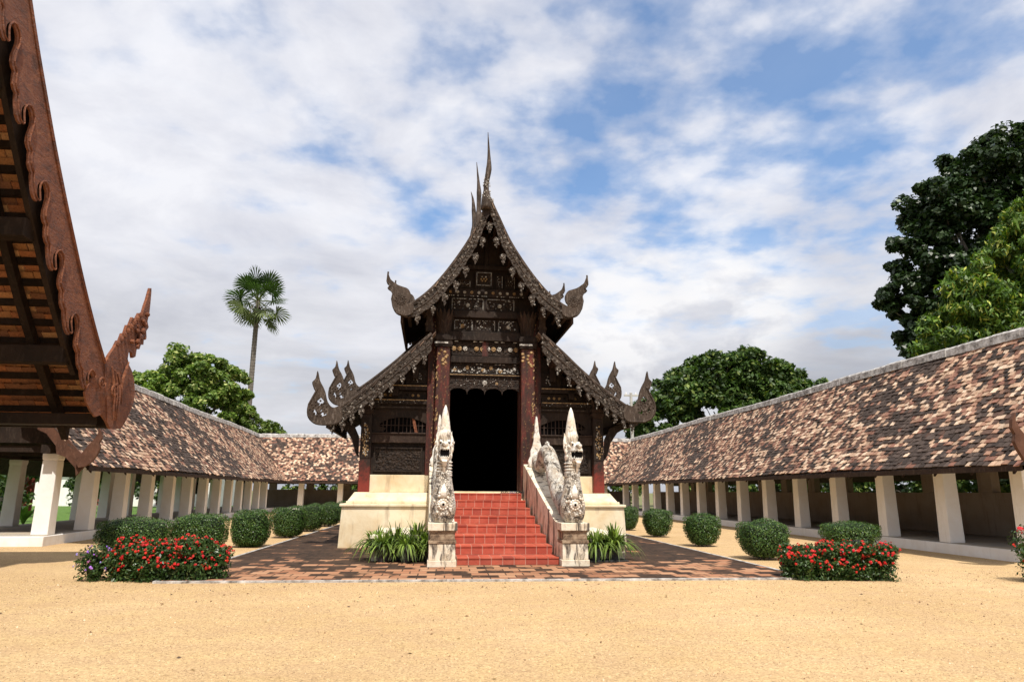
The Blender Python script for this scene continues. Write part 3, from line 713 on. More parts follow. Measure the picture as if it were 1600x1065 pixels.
# main red pillars with lotus capitals
def pillar(cx, cy, w, z0, z1, cap=True, orn=True, side=1):
    mb = MB(); mb.frus(cx, cy, z0, z1, w, w, w*.92, w*.92)
    p = mb.build('pillar', 'red_lacquer', TM, bevel=.03)
    if orn:
        mb = MB()
        for k in range(9): a = z1-.12-k*.055; mb.ball((cx+random.uniform(-w*.8, w*.8), cy-w*.93-.005, a), (.05, .02, .04), 0, 6)
        for k in range(26):
            z = random.uniform(z0+.5, z1-.3); mb.obb((cx+side*w*.75+random.uniform(-.03, .03), cy-w*.98, z), Vector((.018, 0, .01)), Vector((0, .008, 0)), Vector((.005, 0, random.uniform(.015, .05))), 0)
        mb.build('gilt_ornament', 'gilt', p)
    if cap:
        mb = MB(); q = [(0, .05, 1.15), (.05, .15, 1.22), (.15, .21, 1.12), (.21, .33, 1.24), (.33, .38, 1.1)]
        for a, b, s_ in q: mb.box(cx-w*s_, cx+w*s_, cy-w*s_, cy+w*s_, z1+a, z1+b, 1 if (a, b) == (.05, .15) and False else 0)
        mb.box(cx-w*1.23, cx+w*.6, cy-w*1.25-.006, cy-w*1.25, z1+.08, z1+.13, 1)
        for k in range(16):   # petals
            th = 2*math.pi*k/16; c_, s_ = math.cos(th), math.sin(th); r0_, r1_, r2_ = w*.75, w*1.05, w*1.62
            d = Vector((c_, s_, 0)); t2 = Vector((-s_, c_, 0))
            base = Vector((cx, cy, z1+.38)); P = [base+d*r0_, base+d*r1_+Vector((0, 0, .42)), base+d*r2_+Vector((0, 0, .80))]
            ww = [.055, .085, .012]
            vs = []
            for a, wd in zip(P, ww): vs += [a-t2*wd, a+t2*wd, a+t2*wd-d*.03, a-t2*wd-d*.03]
            fs = []
            for i in range(2):
                for j in range(4): fs.append((i*4+j, i*4+(j+1) % 4, (i+1)*4+(j+1) % 4, (i+1)*4+j))
            mb._add(vs, fs, 2 if k % 3 else 0)
        mb.lathe([(w*.8, .38), (w*.9, .7), (w*1.3, 1.08)], (cx, cy, z1), 12)
        mb.build('capital', ['dark_wood', 'inlay', 'beam_wood'], p)
    return p
for s in (-1, 1):
    pillar(s*1.32, -.28, .225, 1.56, 5.98, True, True, s)
    mb = MB(); mb.box(s*1.66-.12, s*1.66+.12, -.12, .055, 1.56, 7.0)
    for k in range(34): xg = s*1.60+random.uniform(-.03, .03); mb.box(xg, xg+random.uniform(.01, .03), -.128, -.12, 2.2+k*.14, 2.2+k*.14+random.uniform(.02, .06), 1)
    mb.build('pilaster', ['red_lacquer', 'gilt'], TM)
    mb = MB()   # pendant bracket blocks beside the capital
    for z0_, z1_, a in ((6.45, 6.62, .11), (6.62, 6.7, .14), (6.7, 6.95, .10), (6.95, 7.03, .14), (7.03, 7.3, .11)): mb.box(s*1.78-a, s*1.78+a, -.5, -.3, z0_, z1_)
    mb.build('bracket', 'beam_wood', TM, bevel=.01)
    # outer columns
    px = s*3.56
    mb = MB(); mb.frus(px, -.16, 1.56, 3.86, .165, .165, .15, .15); c = mb.build('pillar', 'red_foot_lacquer', TM, bevel=.02)
    mb = MB()
    for a, b, g_ in ((3.86, 3.92, .17), (3.92, 4.0, .20), (4.0, 4.05, .17), (4.05, 4.14, .21)): mb.box(px-g_, px+g_, -.16-g_, -.16+g_, a, b)
    for k in range(8):
        th = k*math.pi/4; mb.tube([(px+.14*math.cos(th), -.16+.14*math.sin(th), 4.14), (px+.2*math.cos(th), -.16+.2*math.sin(th), 4.32), (px+.3*math.cos(th), -.16+.3*math.sin(th), 4.5)], [.05, .06, .015], 6)
    mb.build('capital', 'beam_wood', c)
    mb = MB(); mb.box(px-.155, px+.155, -.335, -.325, 2.55, 3.75, 0)
    for k in range(70):
        z = random.uniform(2.6, 3.6); wd = .11 if 2.72 < z < 3.3 else .06
        mb.ball((px+random.uniform(-wd, wd), -.335, z), (random.uniform(.012, .028), .012, random.uniform(.014, .03)), 1 if random.random() < .8 else 2, 6)
    mb.build('gilt_ornament', ['dark_wood', 'gilt', 'inlay'], c)
    # side bay: panels, sill, window
    x0, x1 = (1.80, 3.40)
    def bx(mb, a, b, y0_, y1_, z0_, z1_, mi=0):
        a, b = (s*a, s*b); a, b = min(a, b), max(a, b); mb.box(a, b, y0_, y1_, z0_, z1_, mi)
    mb = MB(); bx(mb, x0, x1, -.02, .055, 2.075, 3.02, 3); 
    for a, b in ((x0+.04, x1-.04),):
        bx(mb, a+.05, b-.05, -.034, -.02, 2.2, 2.85, 0)
        lo, hi = sorted((s*(a+.03), s*(b-.03))); frame(mb, lo, hi, 2.16, 2.9, -.034, .05, .04, 3)
        for k in range(60):
            z = 2.52+random.gauss(0, .10); x = s*random.uniform(a+.15, b-.15); mb.ball((x, -.036, z), (random.uniform(.02, .05), .02, random.uniform(.015, .04)), 0, 6)
    mb.build('carved_panel', MP, TM)
    mb = MB(); bx(mb, x0-.02, x1+.02, -.16, .05, 3.022, 3.28); bx(mb, x0-.02, x1+.02, -.20, -.14, 3.282, 3.33); mb.build('window_sill', 'beam_wood', TM, bevel=.015)
    # window: dark recess, bars, arched board
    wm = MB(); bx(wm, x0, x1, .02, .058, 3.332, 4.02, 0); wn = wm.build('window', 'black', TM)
    mb = MB()
    for k in range(13):
        xx = x0+.08+k*.12; bx(mb, xx, xx+.02+(.015 if k % 3 == 0 else 0), -.03, 0.0, 3.333, 3.86)
    bx(mb, x0, x1, -.025, -.006, 3.55, 3.57); mb.build('bars', 'beam_wood', wn)
    if s < 0:
        mb = MB(); mb.hexa([(-2.12, -.05, 3.34), (-2.03, -.05, 3.34), (-2.03, -.02, 3.34), (-2.12, -.02, 3.34), (-2.24, -.05, 3.85), (-2.15, -.05, 3.85), (-2.15, -.02, 3.85), (-2.24, -.02, 3.85)]); mb.build('loose_plank', 'teak', wn)
    ar = [(x0-.02, 4.06), (x1, 4.06), (x1, 3.34)]
    ar += [(x1-.32, 3.36), (x1-.42, 3.47)]+[(2.5+.72*math.cos(a), 3.5+.30*math.sin(a)) for a in np.linspace(.1, 2.4, 9)]+[(x0-.02, 3.62)]
    mb = MB(); mb.prism([(s*x, z) for x, z in ar], -.075, -.04); mb.build('window_arch', 'shadow_wood', wn)
    mb = MB(); bx(mb, x0-.02, x1+.1, -.14, .055, 4.062, 4.12, 0); bx(mb, x0, x1-.05, -.148, -.14, 4.095, 4.115, 1); mb.build('beam', ['dark_wood', 'grey_wood'], TM)
    mb = MB(); bx(mb, x0-.02, x1+.12, -.22, .055, 4.20, 4.34, 0); bx(mb, x0-.02, x1+.12, -.10, .055, 4.122, 4.198, 3); bx(mb, x0, x1, -.226, -.22, 4.31, 4.335, 2)
    inlay(mb, min(s*x0, s*x1)+.1, max(s*x0, s*x1)-.1, 4.22, 4.32, -.22, 12, seed=8, smax=.014); mb.build('beam', MP, TM)
    mb = MB(); bx(mb, x0, x1-.05, -.03, .055, 4.36, 4.62, 3); 
    for k in range(7): rosette(mb, s*(x0+.25+k*.17), 4.49, -.035, .05, random.choice([2, 0, 2]))
    mb.build('frieze', MP, TM)
    mb = MB(); bx(mb, x0-.02, 3.0, -.2, .055, 4.64, 4.80, 3); bx(mb, x0, 2.9, -.206, -.2, 4.76, 4.785, 2); mb.build('beam', MP, TM)
    mb = MB(); bx(mb, x0, 2.45, -.03, .055, 4.82, 5.3, 3); lo, hi = sorted((s*(x0+.08), s*2.3)); frame(mb, lo, hi, 4.86, 5.24, -.03, .05, .03, 3); inlay(mb, lo+.08, hi-.08, 4.92, 5.18, -.03, 26, seed=12, smax=.016); mb.build('carved_panel', MP, TM)
    for (xa, za) in ((2.15, 5.55), (2.75, 5.0), (3.3, 4.6)):   # round purlin ends carrying the side roof
        mb = MB(); mb.tube([(s*xa, -.85, za), (s*xa, .2, za)], .13, 12); mb.build('purlin', 'beam_wood', TM, smooth=False)
        mb = MB(); bx(mb, xa-.09, xa+.09, -.2, .05, za-.55, za-.13); mb.build('strut', 'dark_wood', TM)
    # eave brackets (long carved fin under the eave)
    br = [(3.76, 2.55), (3.78, 3.2), (3.95, 3.55), (4.35, 3.72), (4.62, 3.78), (4.55, 3.62), (4.2, 3.42), (3.98, 3.1), (3.86, 2.7)]
    for yb in (-.2, 3.6, 7.2):
        mb = MB(); mb.prism([(s*x, z+(.9 if yb > 6 else .5 if yb > 2 else 0)) for x, z in br], yb, yb+.06); mb.build('eave_bracket', 'dark_wood', TM)
# door jambs
for s in (-1, 1):
    mb = MB(); a, b = sorted((s*1.075, s*1.14)); mb.box(a, b, -.12, .2, 1.558, 5.12); mb.build('door_jamb', 'red_lacquer', TM)
mb = MB(); mb.box(-1.07, 1.07, -.25, .1, 1.556, 1.60); mb.build('threshold', 'cream_plaster', TM)

# --- roofs in three telescoping tiers
UP = [(0, 10.62), (.30, 9.95), (.62, 9.25), (1.0, 8.62), (1.42, 8.02), (1.85, 7.52), (2.3, 7.16), (2.62, 7.02)]
UPI = [(0, 10.28), (.22, 9.62), (.50, 8.92), (.86, 8.30), (1.26, 7.70), (1.70, 7.16), (2.18, 6.82), (2.55, 6.76)]
LO = [(1.70, 6.30), (2.32, 5.74), (2.85, 5.22), (3.40, 4.74), (3.90, 4.34), (4.30, 4.06), (4.62, 3.90)]
LOI = [(1.70, 5.80), (2.30, 5.24), (2.95, 4.66), (3.50, 4.22), (4.05, 3.80), (4.40, 3.58), (4.66, 3.50)]
UF = [(2.28, 6.86), (2.55, 6.76), (2.76, 6.83), (2.88, 7.02), (2.93, 7.26), (2.90, 7.42), (2.95, 7.52), (3.05, 7.60), (3.00, 7.68), (3.09, 7.80), (3.07, 8.10), (2.98, 7.90), (2.86, 7.79), (2.74, 7.71), (2.60, 7.66), (2.45, 7.60), (2.36, 7.44), (2.38, 7.26), (2.46, 7.13), (2.28, 7.14)]
LF = [(4.20, 3.72), (4.47, 3.56), (4.86, 3.56), (5.06, 3.65), (5.19, 3.84), (5.19, 4.14), (5.04, 4.45), (4.97, 4.60), (5.02, 4.56), (5.07, 4.66), (5.11, 4.80), (5.02, 4.92), (4.98, 5.14), (4.90, 4.86), (4.80, 4.68), (4.72, 4.50), (4.66, 4.28), (4.56, 4.12), (4.44, 4.06), (4.25, 4.10)]
LH = [[(4.62, 3.86), (4.78, 3.80), (4.84, 3.96), (4.76, 4.06), (4.80, 3.94)], [(4.72, 4.22), (4.88, 4.12), (4.94, 4.26), (4.84, 4.36)], [(4.94, 3.84), (5.03, 3.92), (5.0, 4.02), (4.92, 3.96)]]
def shear(p, dz, s): return (s*p[0], p[1]+dz+SH*s*p[0])
def smooth_poly(pts, n=3):
    P = [np.array(p, float) for p in pts]; N = len(P); out = []
    for i in range(N):
        a, b, c, d = P[i-1], P[i], P[(i+1) % N], P[(i+2) % N]
        for k in range(n):
            t = k/n; out.append(tuple(.5*((2*b)+(-a+c)*t+(2*a-5*b+4*c-d)*t*t+(-a+3*b-3*c+d)*t**3)))
    return out
MOTIF = [(0, 0), (.10, .02), (.17, -.05), (.15, -.13), (.08, -.16), (.11, -.22), (.05, -.31), (.03, -.21), (-.02, -.15), (-.01, -.07), (-.05, -.03)]
for ti, (dy, dz) in enumerate(((-1.28, 0.0), (2.45, .90), (5.5, 1.5))):
    yb = dy; depth = [4.3, 3.9, 7.6][ti]
    full = ti == 0
    for (OUT, INN, nm, fin, holes) in ((UP, UPI, 'upper', UF, []), (LO, LOI, 'lower', LF, LH)):
        lowr = nm == 'lower'; yy = yb+(.28 if lowr else 0); dz = (0, .9, 1.5)[ti]+(.12 if lowr and ti else 0)
        for s in (-1, 1):
            # tiled slope, thick slab behind the board
            out = lerp_path(OUT, 4); inn = lerp_path(INN, 4)
            top = [(x+.0, z-.06) for x, z in out]; bot = [(x, z-.20) for x, z in out]
            mb = MB(); mb.prism([shear(p, dz, s) for p in top+bot[::-1]], yy+.10, yy+depth); mb.build('roof', 'shadow_wood', TM)
            # shingle courses on the outer face
            V, T = roof_tiles(yy+.05, yy+depth, [(x, z) for x, z in reversed([(p[0], p[1]-.06) for p in OUT])], .16, .15, .5, seed=60+ti, pal=[((.10, .07, .055), .5), ((.18, .12, .09), .3), ((.24, .17, .12), .2)]) if True else None
            Wv = np.empty_like(V); Wv[:, :, 0] = V[:, :, 1]*s; Wv[:, :, 1] = V[:, :, 0]; Wv[:, :, 2] = V[:, :, 2]+dz+SH*s*V[:, :, 1]
            # outward normal for a falling slope is +v here: mirror the lift
            npmesh('roof_tiles', Wv, 4, 'roof_tile', T, TM)
            # battens under the overhang
            mb = MB()
            for k in range(1, len(inn)-2, 2):
                x, z = out[min(k, len(out)-1)]; mb.box(x*s-.05, x*s+.05, yy+.12, yy+min(1.4, depth), z+dz-.36+SH*s*x, z+dz-.201+SH*s*x)
            mb.build('battens', 'beam_wood', TM)
            # bargeboard with scalloped inner edge
            ins = []
            for i, (x, z) in enumerate(inn): q = .045*abs(math.sin(i*math.pi/2*1.0+.4)); ins.append((x-q*.7, z-q))
            poly = out+ins[::-1]
            mb = MB(); mb.prism([shear(p, dz, s) for p in poly], yy, yy+.09)
            # raised rim along the top edge
            mb.tube([(s*x, yy+.02, z+dz+SH*s*x+.01) for x, z in out], .045, 6, 1)
            mb.tube([(s*(x*.42+ix*.58), yy-.005, z*.42+iz*.58+dz+SH*s*x) for (x, z), (ix, iz) in zip(out, inn)], .022, 5, 1)
            rr = random.Random(ti*3+s+lowr)
            if ti == 0:
                for q in range(150):
                    i = rr.randrange(len(out)); t = rr.uniform(.1, .9); x = out[i][0]*(1-t)+inn[i][0]*t; z = out[i][1]*(1-t)+inn[i][1]*t
                    mb.ball((s*x, yy-.004, z+SH*s*x), (rr.uniform(.02, .05), .03, rr.uniform(.02, .05)), rr.choice([0, 0, 0, 2]), 6)
            b = mb.build('bargeboard', ['weathered_carving', 'grey_wood', 'pale_wood'], TM)
            # hanging flame motifs
            if ti < 2:
                acc = 0; step = .46 if not lowr else .30; last = ins[0]; kk = 0; rr_p = random.Random(ti+5*s+9*lowr)
                for p in ins[1:]:
                    acc += math.dist(p, last); 
                    if acc > step:
                        acc = 0; kk += 1; mb = MB(); sc = rr_p.uniform(.9, 1.2)*(1.0 if not lowr else .82)
                        m_ = [(s*(p[0]-.06-mx*sc*.9), p[1]+.06+mz*sc+dz+SH*s*p[0]) for mx, mz in MOTIF]
                        mb.prism(m_, yy+.0, yy+.06)
                        mb.ball((s*(p[0]-.06-.09*sc), yy-.005, p[1]+dz-.02+SH*s*p[0]), (.03*sc, .025, .03*sc), 2, 6)
                        for z_ in range(7): mb.ball((s*(p[0]-.04-random.uniform(0, .13)*sc), yy-.008, p[1]+dz+random.uniform(-.20, .06)), (random.uniform(.01, .026), .02, random.uniform(.01, .03)), random.choice([1, 2, 2]), 5)
                        mb.build('flame_pendant', ['weathered_carving', 'inlay', 'pale_wood'], b)
                    last = p
            # naga-shaped finial at the eave
            hh = [[shear(p, dz, s) for p in h] for h in holes]
            mb = MB(); mb.prism([shear(p, dz, s) for p in smooth_poly(fin, 3)], yy-.05, yy+.035, holes=hh)
            ccx, ccz = (4.86, 4.02) if lowr else (2.64, 7.24)
            rim = [fin[i] for i in range(1, len(fin)//2+1)]
            mb.tube([(shear(p, dz, s)[0]*.995, yy-.055, shear(p, dz, s)[1]+.02) for p in rim], .028, 5)
            for q in range(26):
                a = q*.55; r_ = (.26 if lowr else .17)*(1-q/34); mb.ball((s*(ccx+r_*math.cos(a)), yy-.05, ccz+r_*math.sin(a)+dz+SH*s*ccx), (.035, .025, .035), 0, 5)
            mb.build('finial', 'grey_wood', TM)
        # eave fascia running back
        for s in (-1, 1):
            x, z = OUT[-1]; mb = MB(); a, b_ = sorted((s*(x+.02), s*(x-.06))); zz_ = z+dz+SH*s*x
            mb.box(a, b_, yy+.1, yy+depth, zz_-.42, zz_-.18); mb.build('eave_board', 'beam_wood', TM)
    dz = (0, .9, 1.5)[ti]
    # spire at the apex
    sx_ = [0, -.17, -.22][ti]; hgt = [2.55, 2.5, 2.1][ti]
    z0_ = 10.35+dz
    pth = [(-.12, yb+.03, z0_-.1), (-.12, yb, z0_+.35), (-.13, yb-.02, z0_+.75), (-.06+sx_*.4, yb-.03, z0_+1.25), (-.06+sx_*.6, yb, z0_+1.75), (-.10+sx_*.8, yb, z0_+hgt)]
    mb = MB(); mb.tube(lerp_path(pth, 4), [float(r_) for r_ in np.interp(np.linspace(0, 1, 21), [0, .15, .3, .42, .6, .8, 1], [.22, .19, .11, .10, .115, .06, .012])], 8, sq=(.8, 1))
    if full:
        for k in range(60):
            z = z0_+random.uniform(.1, .95); rr_ = .2-.1*(z-z0_); a = random.uniform(0, 6.28); mb.ball((-.12+rr_*.8*math.cos(a), yb+rr_*math.sin(a), z), .022, 1, 5)
    mb.build('spire', ['grey_wood', 'inlay'], TM, smooth=True)
    if full:
        mb = MB(); mb.prism([(-.22, 10.42), (.0, 10.30), (-.02, 10.05), (-.11, 9.9), (-.2, 10.05)], yb-.04, yb+.02); mb.build('apex_boss', 'shadow_wood', TM)
    # ridge
    mb = MB(); mb.box(-.12, .12, yb+.1, yb+depth, 10.45+dz, 10.66+dz); mb.build('ridge_cap', 'mortar', TM)
    # tier end wall closing the gap to the tier in front
    if ti:
        g_ = [(x, z-.2) for x, z in UP]; mb = MB(); mb.prism([shear(p, dz, 1) for p in g_]+[shear(p, dz, -1) for p in g_[::-1]], yb+.6, yb+.66); mb.build('tier_wall', 'shadow_wood', TM)
    # side walls under the upper roof
    for s in (-1, 1):
        mb = MB(); a, b_ = sorted((s*1.72, s*1.66)); mb.box(a, b_, max(yb+1.3, .15), yb+depth, 5.8, 7.5+dz); mb.build('clerestory_wall', 'shadow_wood', TM)

# ================================================================== NAGA STATUES
def naga(label, cx, head_yaw, s):
    """pedestal, bulbous chest and neck, head with crown, body arching back over the cheek wall to a spired tail"""
    base = Matrix.Translation((1.1, 21.2, 0)) @ Matrix.Rotation(R(1.3), 4, 'Z') @ Matrix.Translation((cx, -5.72, 0))
    g = thing('naga_statue', label, 'statue', base.to_translation(), R(1.3), 'naga statues guarding the stairs')
    HS = .88
    mb = MB()
    for z0, z1, a, mi in ((-.02, .16, .31, 0), (.16, .50, .285, 0), (.50, .57, .300, 1), (.57, .73, .268, 1), (.73, .77, .29, 1), (.77, .935, .318, 0)): mb.box(-a, a, -a+.02, .30+.001*a, z0, z1, mi)
    mb.build('pedestal', ['stained_plaster', 'stained_band'], g, bevel=.012)
    # chest, neck
    mb = MB(); pr = [(.20, .93), (.255, 1.0), (.295, 1.13), (.305, 1.27), (.285, 1.42), (.25, 1.58), (.215, 1.76), (.185, 1.92), (.19, 1.95), (.20, 1.98), (.185, 2.01), (.175, 2.05), (.185, 2.08), (.17, 2.11), (.185, 2.15), (.17, 2.18), (.18, 2.22), (.17, 2.26), (.17, 2.5)]
    pr2 = lerp_path(pr[:8], 3)+pr[8:]
    mb.lathe(pr2, (0, 0, 0), 28, sq=(1, 1.02))
    pth = lerp_path([(0, .02, 1.16), (-.0, .5, 1.22), (.0-.03*s*0, 1.0, 1.36), (-.02, 1.6, 1.62), (-.03, 2.3, 2.18), (-.04, 3.0, 2.62), (-.05, 3.5, 2.62), (-.06, 4.0, 2.32), (-.07, 4.45, 2.36), (-.08, 4.85, 2.55)], 5)
    rad = np.interp(np.linspace(0, 1, len(pth)), [0, .15, .4, .6, .75, .9, 1], [.25, .24, .225, .205, .20, .18, .16])
    mb.tube(pth, [float(a) for a in rad], 18)
    bd = mb.build('body', 'naga_plaster', g, smooth=True); bd.scale.x = .93
    m_ = bd.modifiers.new('remesh', 'REMESH'); m_.mode = 'VOXEL'; m_.voxel_size = .022; m_.use_smooth_shade = True
    # dorsal fin ridge
    mb = MB(); fin = []
    for i, p in enumerate(pth[8:]):
        q = pth[8:][i]; h = .27+.10*(i % 2)
        fin.append((q[1]-.03, q[2]+h*.8+.0))
    low = [(q[1], q[2]+.05) for q in pth[8:]]
    mb.prism(fin+low[::-1], -.06, -.01, axis='x'); mb.build('dorsal_fin', 'naga_plaster', g)
    # chest shield and rosette
    mb = MB(); y = -.30
    sh = [(0, 1.72), (.10, 1.62), (.13, 1.46), (.20, 1.34), (.13, 1.22), (0, 1.10), (-.13, 1.22), (-.20, 1.34), (-.13, 1.46), (-.10, 1.62)]
    vs = []; 
    for k in range(12):
        a = k*math.pi/6; mb.ball((.10*math.cos(a), -.298-.012, 1.32+.10*math.sin(a)), (.032, .03, .032), 0, 6)
    mb.tube([(0, -.27, 1.32), (0, -.335, 1.32)], .075, 14); mb.ball((0, -.332, 1.32), (.034, .012, .034), 1, 8)
    for k in range(26):
        a = random.uniform(0, 6.28); r_ = random.uniform(.12, .2); zz_ = 1.34+r_*math.sin(a)*1.3; mb.ball((r_*math.cos(a), -.292+.06*abs(zz_-1.3), zz_), (.03, .03, .035), 0, 6)
    mb.tube([(0, -.30, 1.45), (0, -.285, 1.6), (0, -.24, 1.74)], [.08, .07, .02], 8, sq=(1, .4))
    mb.build('chest_rosette', ['naga_white', 'black'], g, smooth=True)
    mb = MB()
    for zr in (1.94, 2.02, 2.09, 2.16, 2.23): mb.lathe([(.17, zr-.014), (.192, zr), (.17, zr+.014)], (0, 0, 0), 24)
    mb.build('neck_ring', 'naga_white', g, smooth=True)
    # head
    hd = bpy.data.objects.new('head', None)
    mb = MB()
    mb.ball((0, .02, 2.52), (.15, .19, .24), 0, 16)                       # skull
    mb.hexa([(-.12, -.34, 2.50), (.12, -.34, 2.50), (.15, 0, 2.50), (-.15, 0, 2.50), (-.09, -.32, 2.60), (.09, -.32, 2.60), (.13, 0, 2.70), (-.13, 0, 2.70)])   # snout
    mb.hexa([(-.10, -.30, 2.26), (.10, -.30, 2.26), (.14, .02, 2.24), (-.14, .02, 2.24), (-.12, -.32, 2.34), (.12, -.32, 2.34), (.155, .02, 2.34), (-.155, .02, 2.34)])  # lower jaw
    mb.ball((0, -.30, 2.60), (.10, .07, .06), 0, 10); mb.ball((.055, -.33, 2.62), (.04, .035, .035), 0, 8); mb.ball((-.055, -.33, 2.62), (.04, .035, .035), 0, 8)
    for k in (-1, 1):
        mb.ball((k*.105, -.14, 2.68), (.06, .07, .045), 0, 10)               # brow
        mb.ball((k*.14, -.08, 2.60), (.05, .06, .05), 0, 8)
        mb.ball((k*.16, 0.0, 2.38), (.05, .10, .10), 0, 8)                  # jaw muscle
        mb.tube([(k*.14, .03, 2.46), (k*.19, .03, 2.58), (k*.19, .05, 2.72), (k*.165, .07, 2.84), (k*.18, .08, 2.93)], [.055, .055, .045, .03, .008], 8, sq=(1, .7))  # side crest
        mb.tube([(k*.15, -.03, 2.38), (k*.20, -.02, 2.50), (k*.215, 0, 2.60)], [.03, .04, .02], 8)
        mb.ball((k*.225, -.06, 2.66), (.035, .035, .045), 0, 8)
    mb.tube([(0, -.31, 2.26), (0, -.24, 2.12), (0, -.21, 1.98)], [.075, .05, .01], 8, sq=(1, .6))   # beard
    h = mb.build('head', 'naga_white', g, smooth=True)
    m_ = h.modifiers.new('remesh', 'REMESH'); m_.mode = 'VOXEL'; m_.voxel_size = .014; m_.use_smooth_shade = True
    h.rotation_euler.z = head_yaw; h.scale = (.86, .90, 1)
    mb = MB(); mb.box(-.115, .115, -.30, -.02, 2.345, 2.495); mb.build('mouth', 'black', h)
    mb = MB()
    for k in (-1, 1):
        for q in range(5):
            mb.lathe([(.0, -.05), (.014, 0)] if q in (0,) else [(.002, -.032), (.014, 0)], (k*.118, -.31+q*.055, 2.505), 6); mb.lathe([(.014, 0), (.002, .035 if q else .06)], (k*.122, -.30+q*.055, 2.335), 6)
    for q in range(4): mb.lathe([(.002, -.03), (.014, 0)], (-.066+q*.044, -.335, 2.505), 6); mb.lathe([(.014, 0), (.002, .028)], (-.066+q*.044, -.315, 2.335), 6)
    mb.build('teeth', 'naga_white', h)
    for k in (-1, 1): e = MB(); e.ball((k*.10, -.20, 2.645), (.030, .022, .026), 0, 8); e.build('eye', 'black', h)
    # tall pointed crown
    cr = lerp_path([(.13, 2.62), (.165, 2.74), (.165, 2.86), (.145, 3.0), (.12, 3.14), (.092, 3.28), (.058, 3.41), (.01, 3.51)], 3)
    mb = MB(); mb.lathe(cr, (0, 0.02, 0), 16, sq=(.95, 1))
    for k in range(6):
        a = -math.pi/2+(k-2.5)*.42; mb.tube([(.13*math.cos(a), .02+.14*math.sin(a), 2.72), (.155*math.cos(a), .02+.165*math.sin(a), 2.84), (.12*math.cos(a), .02+.13*math.sin(a), 2.99)], [.035, .035, .006], 6)
    mb.build('crown', 'naga_white', h, smooth=True)
    # tail flame
    mb = MB(); t0 = pth[-1]
    out = [(-.24, 2.30), (-.30, 2.48), (-.22, 2.62), (-.21, 2.78), (-.14, 2.92), (-.10, 3.10), (-.11, 3.2), (-.07, 3.32), (-.06, 3.55), (-.02, 3.80), (.0, 3.84), (.03, 3.78), (.07, 3.52), (.09, 3.32), (.13, 3.2), (.12, 3.08), (.18, 2.9), (.22, 2.74), (.24, 2.58), (.30, 2.44), (.24, 2.28)]
    mb.prism([(-.08+x*.85, z) for x, z in out], 4.78, 4.95); mb.lathe([(.22, 2.3), (.20, 2.55), (.13, 2.85), (.08, 3.15), (.05, 3.45), (.01, 3.82)], (-.08, 4.87, 0), 12, sq=(.9, .7))
    o_ = mb.build('tail_crest', 'naga_white', g, smooth=True); m_ = o_.modifiers.new('remesh', 'REMESH'); m_.mode = 'VOXEL'; m_.voxel_size = .018; m_.use_smooth_shade = True
    return g
naga('weathered white naga on the left of the red stairs, facing straight ahead with open mouth', CHL, 0.0, -1)
naga('weathered white naga on the right of the red stairs, head turned to the right', CHR, R(22), 1)

# sandals left on the top step
def sandal_pair(x, y, m, rz, lab):
    g = thing('sandals', lab, 'sandals', (x, y, 1.553), rz, 'sandals left at the temple door')
    for s in (-1, 1):
        sole = [(s*.06+dx, dy) for dx, dy in ((-.035, -.12), (.03, -.12), (.042, -.02), (.045, .08), (.015, .135), (-.03, .12), (-.045, .05), (-.035, -.03))]
        mb = MB(); mb.prism(sole, 0, .02, axis='z'); mb.build('sole', m, g)
        mb = MB(); mb.tube([(s*.06-.045, .0, .015), (s*.06-.02, .05, .05), (s*.06, .08, .03), (s*.06+.02, .05, .05), (s*.06+.045, 0, .015)], .008, 5); mb.build('strap', m, g)
sandal_pair(1.72, 20.62, 'rubber', .3, 'black sandals on the top step, nearest the middle of the doorway')
sandal_pair(1.98, 20.66, 'blue_rubber', -.4, 'dark blue sandals on the top step between two black pairs')
sandal_pair(2.16, 20.58, 'rubber', .1, 'black sandals on the top step, tight against the right doorpost')

# ================================================================== FOREGROUND PAVILION (left edge)
PX = -5.0
PV = thing('pavilion', 'brown timber pavilion roof with carved bargeboard rising at the left edge', 'pavilion', (PX*1.6, 0, -.96)); PV.scale = (1.6, 1.6, 1.6)
OUTB = [(10.24, 3.41), (9.86, 3.80), (9.41, 4.32), (8.97, 4.88), (8.61, 5.36), (8.26, 5.85), (7.87, 6.44), (7.64, 6.80), (7.39, 7.22), (6.9, 8.08), (6.3, 9.2), (5.6, 10.6), (5.0, 11.9)]
oc = lerp_path(OUTB, 6)
inn = []; acc = 0
Lc = 0; prev = oc[0]; BW = .68
SCAL = [(0, .49), (.07, .555), (.15, .60), (.22, .60), (.27, .585), (.31, .61), (.42, .655), (.49, .655), (.54, .635), (.58, .655), (.70, .69), (.80, .705), (.88, .69), (.925, .655), (.915, .63), (.85, .615), (.78, .595), (.72, .56), (.69, .50), (.705, .44), (.77, .405), (.86, .405), (.94, .44)]
dense = lerp_path(OUTB, 40); PER = .86
def at_len(L_):
    if L_ <= 0: L_ = 0
    t = 0
    for p, q in zip(dense, dense[1:]):
        l = math.dist(p, q)
        if t+l >= L_: k = (L_-t)/l; return (p[0]+(q[0]-p[0])*k, p[1]+(q[1]-p[1])*k), ((q[0]-p[0])/l, (q[1]-p[1])/l)
        t += l
    return dense[-1], ((q[0]-p[0])/l, (q[1]-p[1])/l)
TOT = sum(math.dist(p, q) for p, q in zip(dense, dense[1:])); k = 0; inn = []
while True:      # scallops are listed going down the slope; dense runs upward from the finial
    base_ = -.12+(k+1)*PER
    if base_ > TOT-.1: break
    for s_, d_ in SCAL[::-1]:
        (py, pz), (ty_, tz_) = at_len(base_-s_*PER); w_ = d_*BW/.70
        inn.append((py-abs(tz_)*w_, pz-abs(ty_)*w_))
    k += 1
